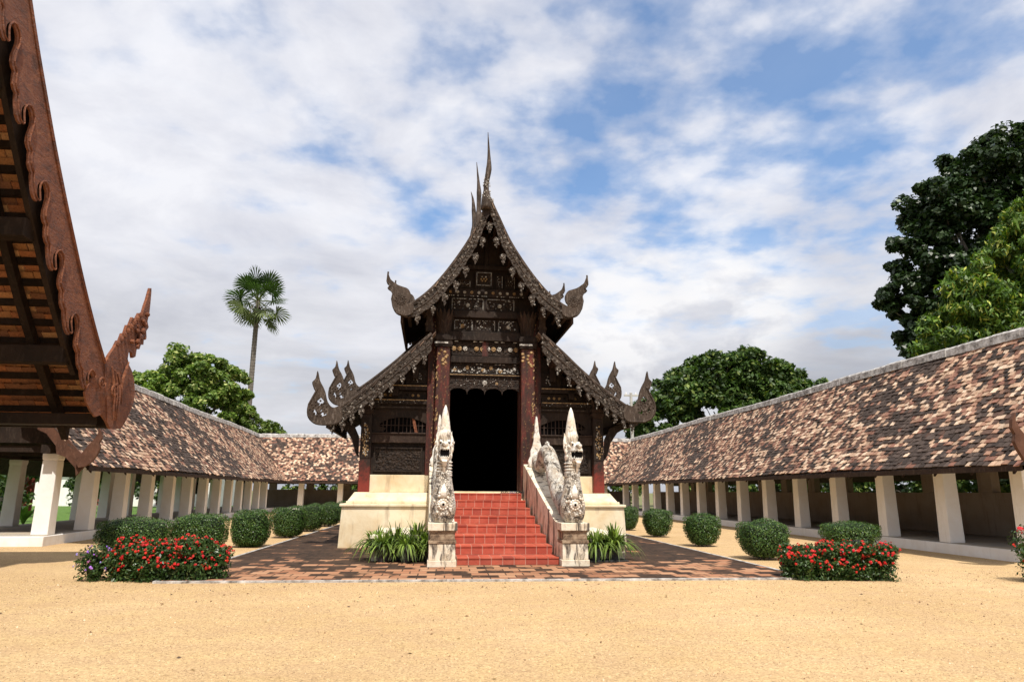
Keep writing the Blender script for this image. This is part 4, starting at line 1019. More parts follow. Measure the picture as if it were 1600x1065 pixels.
fin_low = [(10.33, 2.65), (10.16, 2.60), (10.02, 2.67), (9.87, 2.78), (9.80, 2.86), (9.74, 2.95)]
start = next(i for i, p in enumerate(inn) if p[1] > 3.02)
board = [(y, z) for y, z in oc]+[(y, z) for y, z in inn[start:][::-1]]+[(9.80, 2.90), (9.87, 2.78), (10.02, 2.67), (10.16, 2.60), (10.33, 2.65), (10.50, 2.56)]
mb = MB(); mb.prism(board, -.028, .0, axis='x')
mb.build('bargeboard', 'teak', PV)
bb = PV.children[0]
mb = MB(); mb.tube([(.006, y, z) for y, z in [(p[0]+.040, p[1]+.030) for p in inn[start:]]], .011, 5); mb.build('bead', 'teak', bb)
mb = MB(); mb.tube([(-.0, y-.03, z-.02) for y, z in oc], .03, 6); mb.build('rim', 'teak', bb)
vp = [(y-.10, z-.06) for y, z in oc]; vq = [(y-.50, z-.28) for y, z in oc]
mb = MB(); mb.prism(vp+vq[::-1], -.20, -.13, axis='x'); mb.build('notch_shade_strip', 'shadow_wood', PV)  # dark strip added behind the board so its notches look shaded
mb = MB(); mb.tube([(-.07, y+.012, z+.012) for y, z in oc], .022, 6); mb.build('verge_mortar', 'mortar', PV)
# mirrored rear board behind the camera
mb = MB(); mb.prism([(10.0-y, z) for y, z in board][::-1], -.10, 0, axis='x'); mb.build('bargeboard', 'teak', PV)
FIN = [(10.20, 3.36), (10.29, 3.51), (10.42, 3.66), (10.49, 3.78), (10.55, 3.80), (10.60, 3.92), (10.67, 3.94), (10.72, 4.08), (10.79, 4.09), (10.86, 4.24), (10.97, 4.22), (11.06, 4.36), (11.18, 4.38), (11.22, 4.52), (11.27, 4.64), (11.31, 4.78), (11.335, 4.86), (11.375, 4.87), (11.39, 4.80), (11.405, 4.62), (11.41, 4.46), (11.38, 4.30), (11.45, 4.22), (11.38, 4.14), (11.42, 4.04), (11.33, 4.0), (11.34, 3.90), (11.25, 3.88), (11.22, 3.80), (11.13, 3.81), (11.12, 3.66), (11.03, 3.62), (10.98, 3.70), (10.88, 3.70), (10.87, 3.58), (10.93, 3.50), (11.06, 3.42), (11.18, 3.28), (11.25, 3.12), (11.25, 2.94), (11.16, 2.76), (11.06, 2.62), (10.94, 2.50), (10.62, 2.47), (10.50, 2.56), (10.36, 2.95)]
mb = MB(); mb.prism(FIN, -.03, .012, axis='x')
for off in (0, .10, .20):   # flowing relief lines of the neck
    mb.tube([(.04, 10.36+off, 3.36-off*.3), (.045, 10.46+off, 3.15), (.05, 10.52+off*.8, 2.95), (.045, 10.56+off*.6, 2.78), (.04, 10.62+off*.4, 2.6)], [.014, .02, .022, .018, .01], 6)
mb.tube([(.04, 10.86, 3.52), (.05, 10.78, 3.40), (.05, 10.72, 3.24), (.045, 10.72, 3.06), (.04, 10.80, 2.86)], [.012, .02, .022, .018, .01], 6)
sp = [(.045, 10.52+.11*(1-k/20)*math.cos(k*.62), 3.02+.11*(1-k/20)*math.sin(k*.62)) for k in range(20)]; mb.tube(sp, .016, 6)
sp = [(.03, 10.16+.10*(1-k/20)*math.cos(-k*.62), 3.10+.10*(1-k/20)*math.sin(-k*.62)) for k in range(20)]; mb.tube(sp, .014, 6)
for (y, z, r_) in ((11.22, 4.10, .07), (11.16, 3.98, .08), (11.26, 4.22, .05), (11.08, 3.9, .06), (11.02, 4.06, .05), (11.3, 4.4, .05), (11.18, 4.26, .04), (10.9, 3.86, .045), (11.28, 4.0, .04)): mb.ball((.035, y, z), (.035, r_, r_*.8), 0, 10)
mb.tube([(.045, 10.98, 4.14), (.05, 11.08, 4.0), (.05, 11.10, 3.88), (.045, 11.05, 3.80)], .018, 6)
for k in range(8): mb.ball((.03, 10.48+k*.085, 3.74+k*.085), (.03, .035, .05), 0, 6)
mb.build('finial', 'teak', PV, smooth=False, bevel=.01)
# roof deck with visible tile undersides, battens, rafters, purlins
deck = [(y-.02, z-.04) for y, z in oc]
deck = [(10.95, 2.62), (10.6, 2.98)]+deck
RL = 9.0
rng = np.random.default_rng(5)
V = []; T = []
def along(path, step):
    out = []; acc = 0; prev = path[0]; nxt = 0; tot = 0
    for a, b in zip(path, path[1:]):
        l = math.dist(a, b)
        while nxt <= tot+l: t = (nxt-tot)/l; out.append((a[0]+(b[0]-a[0])*t, a[1]+(b[1]-a[1])*t, (b[0]-a[0])/l, (b[1]-a[1])/l)); nxt += step
        tot += l
    return out
rows = along(deck, .30)
for mir in (0, 1):
    for r, (y, z, ty, tz) in enumerate(rows):
        nu = int(RL/.22)
        x = -.14-(np.arange(nu)+(.5 if r % 2 else 0))*.22; wd = .104
        y2, z2 = y+ty*.42, z+tz*.42; h = .05
        f = (lambda q: 10.0-q) if mir else (lambda q: q)
        ones = np.ones(nu)
        def P(xo, yy_, zz_): return np.stack([x+xo, ones*f(yy_), ones*zz_+rng.normal(0, .006, nu)], -1)
        a, b, c, d = P(-wd, y, z-.01), P(wd, y, z-.01), P(wd, y2-.03, z2-.05), P(-wd, y2-.03, z2-.05)
        a2, b2, c2, d2 = P(-wd, y+.02, z+.03), P(wd, y+.02, z+.03), P(wd, y2, z2+.0), P(-wd, y2, z2+.0)
        t = np.array([(.50, .24, .11), (.60, .33, .17), (.42, .17, .08), (.30, .14, .08)])[rng.integers(0, 4, nu)]*rng.uniform(.8, 1.1, (nu, 1))
        for q in ((a, b, c, d), (a2, d2, c2, b2), (a, a2, b2, b), (a, d, d2, a2), (b, b2, c2, c)): V.append(np.stack(q, 1)); T.append(t)
npmesh('roof_tiles', np.concatenate(V), 4, 'roof_tile', np.concatenate(T), PV)
mb = MB()
for i, (y, z, ty, tz) in enumerate(rows):
    for mir in (0, 1):
        yy_ = 10-y if mir else y
        mb.box(-RL, -.1, yy_-.055-(.09 if not mir else -.09)*0, yy_+.03, z-.115, z-.03)
mb.build('battens', 'shadow_wood', PV)
for mir in (0, 1):
    for k in range(7):
        mb = MB(); x = -.75-k*1.35
        for (a, b) in zip(deck[::3], deck[3::3]):
            ya, yb = (10-a[0], 10-b[0]) if mir else (a[0], b[0])
            mb.hexa([(x-.05, ya-.06, a[1]-.30), (x+.05, ya-.06, a[1]-.30), (x+.05, ya-.06, a[1]-.12), (x-.05, ya-.06, a[1]-.12), (x-.05, yb-.06, b[1]-.30), (x+.05, yb-.06, b[1]-.30), (x+.05, yb-.06, b[1]-.12), (x-.05, yb-.06, b[1]-.12)])
        mb.build('rafter', 'shadow_wood', PV)
for (y, z) in ((9.55, 3.42), (8.35, 4.75), (7.35, 6.2)):
    for mir in (0, 1):
        yy_ = 10-y if mir else y; mb = MB(); mb.box(-RL, -.16, yy_-.13, yy_+.09, z-.34+.16, z+.0+.06); mb.build('purlin', 'shadow_wood', PV, bevel=.015)
for mir in (0, 1):
    a, b = (10.62, 10.96) if not mir else (-.96, -.62); mb = MB(); mb.box(-RL, -.14, a+.22, b, 2.52, 2.74); mb.box(-RL, -.14, a-.35, a-.1, 2.50, 2.66); mb.build('eave_board', 'shadow_wood', PV, bevel=.01)
for (x, y) in ((-4.3, 9.45), (-7.8, 9.45), (-4.3, .55), (-7.8, .55)):
    mb = MB(); mb.frus(x, y, 0, 3.5, .17, .17, .15, .15); mb.build('pillar', 'red_lacquer', PV, bevel=.02)
mb = MB(); mb.box(-RL, -3.6, .1, 9.9, .55, .82); mb.build('plinth', 'cement', PV, bevel=.02)
for x in (-4.3, -7.8): mb = MB(); mb.box(x-.1, x+.1, .4, 9.6, 3.2, 3.45); mb.build('tie_beam', 'shadow_wood', PV)

# ================================================================== PLANTS
def leaf_quads(C, N, size, aspect, rng, bend=.25, droop=0.0):
    """C centres, N unit normals -> folded leaf quads (two halves merged as one 4-gon rhombus)"""
    n = len(C); r = rng.normal(size=(n, 3)); T = np.cross(N, r); T /= np.linalg.norm(T, axis=1, keepdims=True)+1e-9; B = np.cross(N, T)
    if np.isscalar(size): size = np.full(n, size)
    s = size[:, None]*rng.uniform(.7, 1.25, (n, 1)); T = T*s; B = B*s*aspect; D = N*s*bend
    T = T-np.array([0, 0, droop])*s
    return np.stack([C-T*.5, C+B*.5+D*.3, C+T*.5, C-B*.5+D*.3], 1)
def tints(n, rng, a, b, c=None, pc=.1):
    t = rng.random((n, 1)); T = np.array(a)*(1-t)+np.array(b)*t
    if c is not None: k = rng.random(n) < pc; T[k] = np.array(c)*rng.uniform(.8, 1.15, (k.sum(), 1))
    return T
def clip_hedge(label, loc, hw, hd, h, seed, group, taper=.86, n=5200, name='clipped_bush', proto=None, cat='bush', base=.1, shapep=4.0):
    g = thing(name, label, cat, loc, random.uniform(-.1, .1), group)
    rng = np.random.default_rng(seed)
    u = rng.normal(size=(n, 3)); u /= (np.abs(u)**shapep).sum(1, keepdims=True)**(1/shapep)
    # superellipsoid surface with lumps
    P = u.copy(); lump = 1+.03*np.sin(u[:, 0]*5+seed)+.025*np.sin(u[:, 1]*6+seed*2)+.025*np.sin(u[:, 2]*7+u[:, 0]*4)
    zt = (P[:, 2]+1)/2; tap = taper+(1-taper)*np.minimum(1, zt*1.9)
    P[:, 0] *= hw*tap*lump; P[:, 1] *= hd*tap*lump; P[:, 2] = base+zt*(h-base)*lump
    nr = u*np.abs(u)**(shapep-2); nr /= np.linalg.norm(nr, axis=1, keepdims=True)
    ins = rng.uniform(-.06, .012, (n, 1))+.03*(rng.random((n, 1)) > .985); P = P+nr*ins
    N = nr*.9+rng.normal(size=(n, 3))*.5+np.array([0, 0, .3]); N /= np.linalg.norm(N, axis=1, keepdims=True)
    q = leaf_quads(P, N, .043, .55, rng)
    T = tints(n, rng, (.030, .075, .014), (.075, .145, .028), (.15, .22, .05), .10)
    npmesh('foliage', q, 4, 'glossy_leaf', T, g)
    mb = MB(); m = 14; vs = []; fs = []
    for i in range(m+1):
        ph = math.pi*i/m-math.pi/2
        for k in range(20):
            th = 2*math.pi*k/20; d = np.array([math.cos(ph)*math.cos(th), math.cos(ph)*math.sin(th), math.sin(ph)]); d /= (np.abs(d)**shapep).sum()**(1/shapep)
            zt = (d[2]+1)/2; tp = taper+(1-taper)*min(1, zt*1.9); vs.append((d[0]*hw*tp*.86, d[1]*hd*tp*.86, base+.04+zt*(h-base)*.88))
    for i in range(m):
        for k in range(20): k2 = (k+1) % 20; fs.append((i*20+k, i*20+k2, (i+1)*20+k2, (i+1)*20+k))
    mb._add(vs, fs); mb.build('light_block_core', 'hedge_core', g, smooth=True)  # solid dark core added to block light behind the leaves
    mb = MB()
    for k in range(5): a = k*1.3; mb.tube([(.12*math.cos(a), .12*math.sin(a), -.02), (.3*hw*math.cos(a), .3*hd*math.sin(a), base+.2)], [.025, .018], 6)
    mb.build('stems', 'bark', g)
    return g
GLB = 'clipped box hedges along the left of the paving'; GRB = 'clipped round bushes along the right of the paving'
hedL = [(-7.95, 18.9, .86, .5, .87, 'wide clipped hedge behind the left red flower bed, nearest the white plinth'),
        (-6.52, 19.5, .66, .5, .95, 'clipped hedge second from the left, behind the right end of the red flowers'),
        (-5.62, 21.0, .50, .52, 1.02, 'rounded clipped hedge at the near left corner of the brick paving'),
        (-5.42, 25.0, .55, .55, 1.02, 'clipped hedge third along the left paving edge, fully in view'),
        (-5.42, 28.8, .55, .6, 1.04, 'clipped hedge fourth along the left paving edge'),
        (-5.36, 32.6, .58, .62, 1.04, 'clipped hedge half hidden, just left of the podium corner'),
        (-5.30, 36.8, .6, .65, 1.04, 'farthest clipped hedge left of the podium')]
for i, (x, y, a, b, h, lab) in enumerate(hedL): clip_hedge(lab, (x, y, 0), a, b, h, 40+i, GLB, n=9500 if i < 4 else 5200, name='clipped_hedge', cat='hedge', base=.02 if i < 3 else .06, taper=.9)
balls = [(7.9, 16.95, .56, .56, .92, 'largest round clipped bush, beside the right red flower bed'),
         (7.86, 21.0, .49, .49, .94, 'round clipped bush second along the right edge of the paving'),
         (7.80, 25.4, .49, .49, .97, 'round clipped bush third along the right edge of the paving'),
         (7.80, 29.8, .48, .48, .98, 'round clipped bush half hidden by the right corner of the podium')]
for i, (x, y, a, b, h, lab) in enumerate(balls): clip_hedge(lab, (x, y, 0), a, b, h, 70+i, GRB, n=8000, shapep=4.6, taper=.76, base=.06)
pb = clip_hedge('low clipped bush growing from a dark blue pot behind the right red flowers', (10.4, 17.3, 0), .70, .5, .88, 90, GRB, n=5600, shapep=3.6, base=.30, taper=.85)
mb = MB(); mb.lathe([(.34, 0), (.44, .36), (.47, .38), (.47, .46), (.42, .46), (.40, .40)], (0, 0, 0), 20); mb.build('pot', 'blue_pot', pb, smooth=False)

def flower_bush(label, loc, hw, hd, h, nl, nf, seed, flcol=(.66, .022, .018), name='flower_bush', group=None, cat='flowering shrub', rz=0, fs=.037):
    g = thing(name, label, cat, loc, rz, group); rng = np.random.default_rng(seed)
    # many stems clumps -> uneven outline
    nb = 64 if hw > .5 else 16; bc = np.stack([(np.linspace(-1, 1, nb)+rng.normal(0, .05, nb))*hw*.86, rng.uniform(-1, 1, nb)*hd*.66, np.zeros(nb)], -1); bc[:, 2] = rng.uniform(.22, .80, nb)*h; br = rng.uniform(.13, .22, nb)*max(.6, h/.75)
    k = rng.integers(0, nb, nl); u = rng.normal(size=(nl, 3)); u /= np.linalg.norm(u, axis=1, keepdims=True)
    P = bc[k]+u*br[k][:, None]*rng.uniform(.5, 1.05, (nl, 1))*np.array([1, 1, .95]); P[:, 2] = np.abs(P[:, 2]); sp = rng.random(nl) < .18; P[sp, 2] *= rng.uniform(.0, .6, sp.sum()); P[:, 2] += .01
    N = u*.6+rng.normal(size=(nl, 3))*.6+np.array([0, 0, .4]); N /= np.linalg.norm(N, axis=1, keepdims=True)
    npmesh('foliage', leaf_quads(P, N, .075, .42, rng), 4, 'glossy_leaf', tints(nl, rng, (.022, .052, .012), (.055, .105, .024), (.16, .22, .08), .07), g)
    # flower heads: domed clusters of small petals
    k = rng.integers(0, nb, nf*3); u = rng.normal(size=(nf*3, 3)); u[:, 2] = np.abs(u[:, 2])*1.0-.12; u[:, 1] -= .35; u /= np.linalg.norm(u, axis=1, keepdims=True)
    C = bc[k]+u*br[k][:, None]*1.05
    d = np.array([((bc[np.arange(nb) != kk]-c)**2).sum(1).min()**.5 for kk, c in zip(k, C)]); ok = np.argsort(-d)[:nf*2]; rng.shuffle(ok); ok = ok[:nf]
    C = C[ok]; U = u[ok]; m = 22
    Q = []; T = []
    for c, uu in zip(C, U):
        w = rng.normal(size=(m, 3))*.55+uu; w /= np.linalg.norm(w, axis=1, keepdims=True); r_ = fs*rng.uniform(.65, 1.25)
        pp = c+w*r_*.75; nn = w+rng.normal(size=(m, 3))*.25; nn /= np.linalg.norm(nn, axis=1, keepdims=True)
        Q.append(leaf_quads(pp, nn, r_*.62, .9, rng, .1)); T.append(np.array(flcol)*rng.uniform(.6, 1.15, (m, 1))*np.array([1, rng.uniform(.6, 1.9), rng.uniform(.6, 2.2)]))
    npmesh('flowers', np.concatenate(Q), 4, 'flower', np.clip(np.concatenate(T), 0, .9), g)
    mb = MB(); mb.ball((0, .05, h*.33), (hw*.78, hd*.45, h*.30), 0, 14); mb.build('light_block_core', 'hedge_core', g, smooth=True)  # dark filler blob added inside the foliage to stop light passing
    return g
FG = 'beds of red flowers in front of the paving'
flower_bush('wide bush covered in red flowers at the left front corner of the paving', (-5.03, 13.5, 0), 1.08, .5, .74, 30000, 520, 101, group=FG, rz=.05)
flower_bush('wide bush covered in red flowers at the right front corner of the paving', (7.48, 13.1, 0), 1.10, .46, .72, 30000, 480, 102, group=FG, rz=-.12)
flower_bush('thin leggy shrub with small pale purple flowers at the left end of the red bed', (-6.28, 13.45, 0), .20, .2, .66, 1100, 34, 103, flcol=(.52, .25, .55), fs=.028, name='purple_flower_shrub')
flower_bush('red flowering shrub cut off by the right edge of the picture', (11.22, 12.4, 0), .32, .32, 1.15, 3000, 26, 104, name='edge_flower_shrub', fs=.075)

def blade_plant(label, loc, n, h, seed, group, pot=True, spikes=0):
    g = thing('potted_plant', label, 'potted plant', loc, random.uniform(0, 6), group); rng = np.random.default_rng(seed)
    V = []; T = []; z0 = .26
    for i in range(n):
        a = rng.uniform(0, 6.28); L = h*rng.uniform(.65, 1.25); out = rng.uniform(.3, 1.1) if rng.random() < .68 else rng.uniform(1.1, 1.5); w_ = rng.uniform(.017, .034); k = 7
        c = np.array([math.cos(a), math.sin(a), 0]); sd_ = np.array([-math.sin(a), math.cos(a), 0]); p0 = c*rng.uniform(0, .10)+np.array([0, 0, z0])
        pts = []
        for j in range(k+1):
            t = j/k; r_ = out*L*(t**1.25)*.75; zz_ = max(-z0+.02, L*(t*(1.15-.35*out)-t*t*t*(.72*out))); pts.append(p0+c*r_+np.array([0, 0, zz_]))
        tint = np.array((.06, .12, .02))*(1-rng.random())+np.array((.24, .32, .06))*rng.random(); tint = np.clip(tint*rng.uniform(.7, 1.2), 0, .5)
        for j in range(k):
            wa = w_*(1-(j/k)**2.2)+.001; wb = w_*(1-((j+1)/k)**2.2)+.001
            V.append([pts[j]-sd_*wa, pts[j]+sd_*wa, pts[j+1]+sd_*wb, pts[j+1]-sd_*wb]); T.append(tint)
    npmesh('leaves', np.array(V), 4, 'leaf', np.array(T), g)
    for i in range(spikes):
        a = rng.uniform(0, 6.28); r_ = rng.uniform(.05, .22); hh = rng.uniform(.8, 1.05)*h*1.15
        mb = MB(); x, y = r_*math.cos(a), r_*math.sin(a); mb.tube([(x*.4, y*.4, .25), (x, y, hh*.7), (x*1.2, y*1.2, hh*.74)], .006, 5, tint=(.16, .22, .06)); c_ = (.50, .50, .10) if i % 2 == 0 else (.12, .12, .09)
        mb.tube([(x*1.2, y*1.2, hh*.72), (x*1.3, y*1.3, hh*.84), (x*1.45, y*1.45, hh)], [.008, .026, .003], 6, tint=c_); mb.build('flower_spike', 'leaf', g)
    mb = MB(); mb.lathe([(.11, 0), (.155, .24), (.17, .25), (.17, .29), (.15, .29), (.145, .26)], (0, 0, 0), 16, 0); mb.build('pot', 'pot', g)
    mb = MB(); mb.lathe([(.0, .262), (.147, .264)], (0, 0, 0), 12); mb.build('soil', 'soil', g)
    return g
PG = 'strap-leaved plants in dark pots before the podium'
zP = .031
for i, (x, y, n, h, lab, sp_) in enumerate([
    (-1.40, 16.3, 110, .44, 'short strap-leaved potted plant standing forward of the others left of the stairs', 0), (-.88, 16.2, 120, .44, 'low strap-leaved potted plant in the front middle left of the stairs', 0),
    (-1.62, 16.75, 120, .52, 'leftmost strap-leaved potted plant left of the stairs', 0), (-1.12, 16.55, 130, .56, 'strap-leaved potted plant left of the stairs, second from the left', 2),
    (-.66, 16.75, 130, .64, 'tallest strap-leaved potted plant left of the stairs, under the left naga', 4), (-.36, 16.45, 110, .46, 'strap-leaved potted plant tight against the left pedestal', 0),
    (3.10, 16.5, 120, .50, 'strap-leaved potted plant tight against the right pedestal', 3), (3.52, 16.35, 130, .50, 'strap-leaved potted plant with yellow and dark flower spikes right of the stairs', 4), (3.98, 16.45, 130, .56, 'rightmost strap-leaved potted plant right of the stairs', 0)]):
    blade_plant(lab, (x, y, zP), int(n*1.8), h*1.15, 130+i, PG, spikes=sp_)
mb = MB(); mb.box(2.85, 4.25, 16.12, 16.75, .032, .055)
tag(mb.build('plant_tray', 'pot'), 'dark flat tray under the potted plants right of the stairs', 'tray')

# ---- trees
def tree(name, label, loc, blobs, leaf, n, cols, trunk_h, trunk_r, seed, group=None, mtl='leaf', cat='tree', aspect=.5, droop=0.0, cl=.30):
    g = thing(name, label, cat, loc, 0, group); rng = np.random.default_rng(seed)
    C = []; W_ = []
    for (x, y, z, rx, ry, rz_, wgt) in blobs:
        m = int(44*wgt); u = rng.normal(size=(m, 3)); u[:, 2] += .15; u /= np.linalg.norm(u, axis=1, keepdims=True)
        C.append(np.array([x, y, z])+u*np.array([rx, ry, rz_])*rng.uniform(.62, 1.0, (m, 1))); W_.append(np.full(m, (rx*ry*rz_)**(1/3)))
    C = np.concatenate(C); Wt = np.concatenate(W_); nb = len(C); R_ = Wt*cl*rng.uniform(.6, 1.25, nb)
    k = rng.integers(0, nb, n); u = rng.normal(size=(n, 3)); u[:, 2] += .25; u /= np.linalg.norm(u, axis=1, keepdims=True)
    P = C[k]+u*R_[k][:, None]*rng.uniform(.55, 1.08, (n, 1))*np.array([1, 1, .75])
    N = u*.7+rng.normal(size=(n, 3))*.5+np.array([0, 0, .5]); N /= np.linalg.norm(N, axis=1, keepdims=True)
    a, b, c, pc = cols; T = tints(n, rng, a, b, c, pc)
    T *= rng.uniform(.7, 1.25, nb)[k][:, None]
    npmesh('crown', leaf_quads(P, N, leaf, aspect, rng, .2, droop), 4, mtl, np.clip(T, 0, .8), g)
    mb = MB(); zc = np.mean([b_[2] for b_ in blobs]); mb.tube([(0, 0, -.3), (.1, 0, trunk_h*.5), (0, .1, trunk_h), (0, 0, zc)], [trunk_r*1.3, trunk_r, trunk_r*.8, trunk_r*.3], 10)
    for b_ in blobs[:14]:
        mb.tube([(0, 0, trunk_h*.85), (b_[0]*.45, b_[1]*.45, trunk_h+(b_[2]-trunk_h)*.45), (b_[0]*.9, b_[1]*.9, b_[2])], [trunk_r*.5, trunk_r*.3, trunk_r*.1], 7)
    for q in rng.choice(nb, min(nb, 60), replace=False):
        b_ = blobs[int(np.argmin([((np.array(bb_[:3])-C[q])**2).sum() for bb_ in blobs]))]; mb.tube([tuple(np.array(b_[:3])*.8), tuple(C[q])], [trunk_r*.12, trunk_r*.04], 5)
    mb.build('trunk', 'bark', g)
    return g
# left leafy tree (crown x -27..-18, z 6..14.5 at y 62)
tree('leafy_tree', 'broad light green leafy tree beyond the left gallery roof', (-22.6, 62, 0),
     [(-3.2, 0, 10.3, 2.0, 2, 1.7, 1), (-1.0, 0, 12.1, 2.0, 2, 1.9, 1.1), (1.4, 0, 11.7, 1.7, 2, 1.9, 1), (3.4, 0, 10.2, 1.5, 2, 2.2, 1), (-1.2, -.5, 9.0, 2.6, 2, 2.2, 1.2), (2.0, -.5, 8.6, 2.4, 2, 2.2, 1.2), (4.3, 0, 7.6, 1.2, 1.5, 1.6, .6), (-3.4, 0, 8.0, 1.6, 1.8, 1.6, .7)],
     .42, 36000, ((.06, .12, .020), (.20, .29, .05), (.46, .50, .16), .13), 6, .35, 201, aspect=.5)
tree('small_tree', 'small pale green tree at the foot of the palm', (-15.7, 61.6, 0), [(-.6, 0, 6.4, 1.1, 1, 1.3, .8), (.5, 0, 6.2, .9, 1, 1.2, .8), (-1.6, 0, 7.6, .8, .8, .9, .5), (0, 0, 4.8, 1.4, 1.2, 1.3, .8)], .34, 4200, ((.07, .12, .02), (.17, .24, .05), (.30, .32, .09), .1), 3.6, .16, 202)
tree('distant_tree', 'small dark treetop showing above the back gallery beside the left eave', (-9.4, 70, 0), [(0, 0, 5.6, 1.5, 1.5, 1.5, 1), (-1.2, 0, 5.0, 1, 1, 1.2, .6), (1.6, 0, 5.0, 1.3, 1, 1.2, .6)], .40, 2600, ((.03, .06, .012), (.09, .14, .03), (.16, .2, .05), .05), 3, .2, 203)
tree('round_tree', 'broad round dark green tree beyond the right gallery', (34.2, 77, 0),
     [(-10.2, 0, 9.6, 3.0, 3, 3.4, 1), (-7.0, 0, 12.6, 3.2, 3, 3.2, 1.1), (-2.8, 0, 15.0, 3.8, 3.5, 3.0, 1.3), (1.6, 0, 15.4, 3.8, 3.5, 3.0, 1.3), (5.6, 0, 13.8, 3.2, 3, 3.0, 1), (8.8, 0, 12.6, 2.4, 2.6, 2.4, .7), (-4.0, -1, 10.8, 4.6, 3.5, 3.6, 1.4), (2.6, -1, 11.2, 4.8, 3.5, 3.6, 1.4), (7.6, 0, 10.4, 3.0, 3, 2.6, .8), (-12.0, 0, 7.6, 1.8, 2, 2.2, .6), (-13.0, 0, 5.2, 1.8, 2, 2.2, .6)],
     .62, 52000, ((.022, .052, .012), (.085, .15, .028), (.18, .23, .05), .10), 6, .6, 204)
tree('dark_tree', 'tall dark glossy-leaved tree at the upper right edge', (45.5, 47, 0),
     [(-11.0, 0, 16.2, 1.9, 2, 2.0, .7), (-9.6, 0, 13.2, 2.4, 2, 2.4, .8), (-9.2, 0, 19.4, 2.4, 2.4, 2.6, .9), (-7.2, 0, 23.6, 2.8, 2.5, 3.0, 1), (-4.6, 0, 21.6, 4.2, 3, 4.4, 1.4), (-3.2, 0, 26.6, 3.0, 3, 2.8, 1), (.6, 0, 28.6, 3.6, 3, 3.0, 1.1), (1.0, 0, 23.0, 5.0, 3.5, 5.0, 1.5), (-6.6, -.5, 16.0, 3.6, 3, 4.2, 1.3), (-1.2, 0, 16.0, 5.0, 3.5, 5.0, 1.4), (4.6, 0, 30.0, 3.6, 3, 3.2, 1), (6, 0, 24, 4, 3.5, 5, 1), (-7.8, 0, 10.6, 2.4, 2.4, 2.6, .8)],
     .46, 90000, ((.012, .030, .010), (.038, .070, .020), (.10, .14, .07), .07), 8, .7, 205, mtl='glossy_leaf', aspect=.62, cl=.28)
tree('yellow_green_tree', 'light yellow-green drooping-leaved tree in front of the dark tree', (36.6, 36.5, 0),
     [(-7.0, 0, 10.4, 2.0, 2, 2.4, .8), (-5.2, 0, 12.4, 2.2, 2, 2.6, .9), (-3.4, 0, 14.2, 2.2, 2, 2.6, 1), (-1.6, 0, 16.2, 2.2, 2, 2.6, 1), (.2, 0, 18.0, 2.2, 2, 2.4, 1), (2.4, 0, 19.4, 2.4, 2, 2.4, 1), (-2.6, -1, 10.4, 3.0, 2.6, 3.0, 1.2), (1.0, -1, 13.6, 3.2, 2.6, 3.2, 1.2), (2.0, -1, 9.6, 3.2, 2.6, 3.2, 1.2), (4.0, -.5, 16.4, 3, 2.5, 3, 1)],
       .40, 70000, ((.035, .085, .014), (.15, .25, .035), (.42, .44, .08), .12), 6, .4, 206, aspect=.34, droop=.5, cl=.27)
# shrubs and palms seen through the right gallery
for i, (x, y) in enumerate(((20.6, 17.6), (20.8, 21.0), (21.0, 25.2), (21.2, 29.5), (21.4, 34.0), (21.4, 39.0), (21.4, 44.5), (21.4, 50.5), (21.0, 56.5))):
    lab = ['nearest the right edge of the picture', 'second from the near end', 'third from the near end', 'fourth from the near end', 'fifth from the near end', 'sixth from the near end', 'third from the far end', 'second from the far end', 'at the far end'][i]
    tree('garden_shrub', 'green shrub behind the right gallery wall, '+lab, (x, y, 0), [(0, -1.4, 2.0, 1.1, 1.3, 1.3, 1), (0, 1.2, 2.0, 1.1, 1.3, 1.3, 1), (.5, 0, 3.2, 1.3, 1.9, 1.2, 1)], .32, 4200, ((.03, .075, .015), (.10, .17, .035), (.22, .28, .07), .1), 1.2, .08, 220+i, 'shrubs behind the right gallery')
for i, x in enumerate((-11, -6.2, -1.2, 4.5, 10, 15.5)):
    lab = ['leftmost', 'second from the left', 'middle', 'fourth from the left', 'second from the right', 'rightmost'][i]
    tree('garden_shrub', 'green shrub behind the back gallery wall, '+lab+' of six', (x, 63.5, 0), [(-1.6, 0, 2.2, 1.8, .9, 1.4, .9), (1.4, 0, 2.2, 1.8, 1, 1.4, .9)], .36, 2600, ((.04, .09, .015), (.14, .22, .04), (.26, .32, .08), .1), 1.2, .08, 240+i, 'shrubs behind the back gallery')
for i, (x, y, h) in enumerate(((-22.5, 36, 2.4), (-25, 42, 3.2), (-24, 50, 3.4), (-21.5, 55, 3.0), (-29, 60, 4.5), (-36, 78, 5))):
    lab = ['low bush nearest the left gallery on the lawn', 'bush on the lawn behind the fourth left column', 'taller bush far along the lawn beyond the left gallery', 'bush at the far corner of the lawn beyond the left gallery', 'tall shrub on the lawn below the leafy tree', 'dark tree behind the white outbuilding'][i]
    tree('garden_shrub', lab, (x, y, 0), [(-.8, 0, h*.5, 1.2, 1.2, h*.35, .8), (.8, 0, h*.55, 1.2, 1.2, h*.38, .8), (0, .5, h*.8, 1, 1, h*.25, .6)], .30, 2200, ((.02, .05, .012), (.07, .12, .025), (.2, .26, .07), .06), h*.4, .1, 250+i, 'shrubs on the lawn')

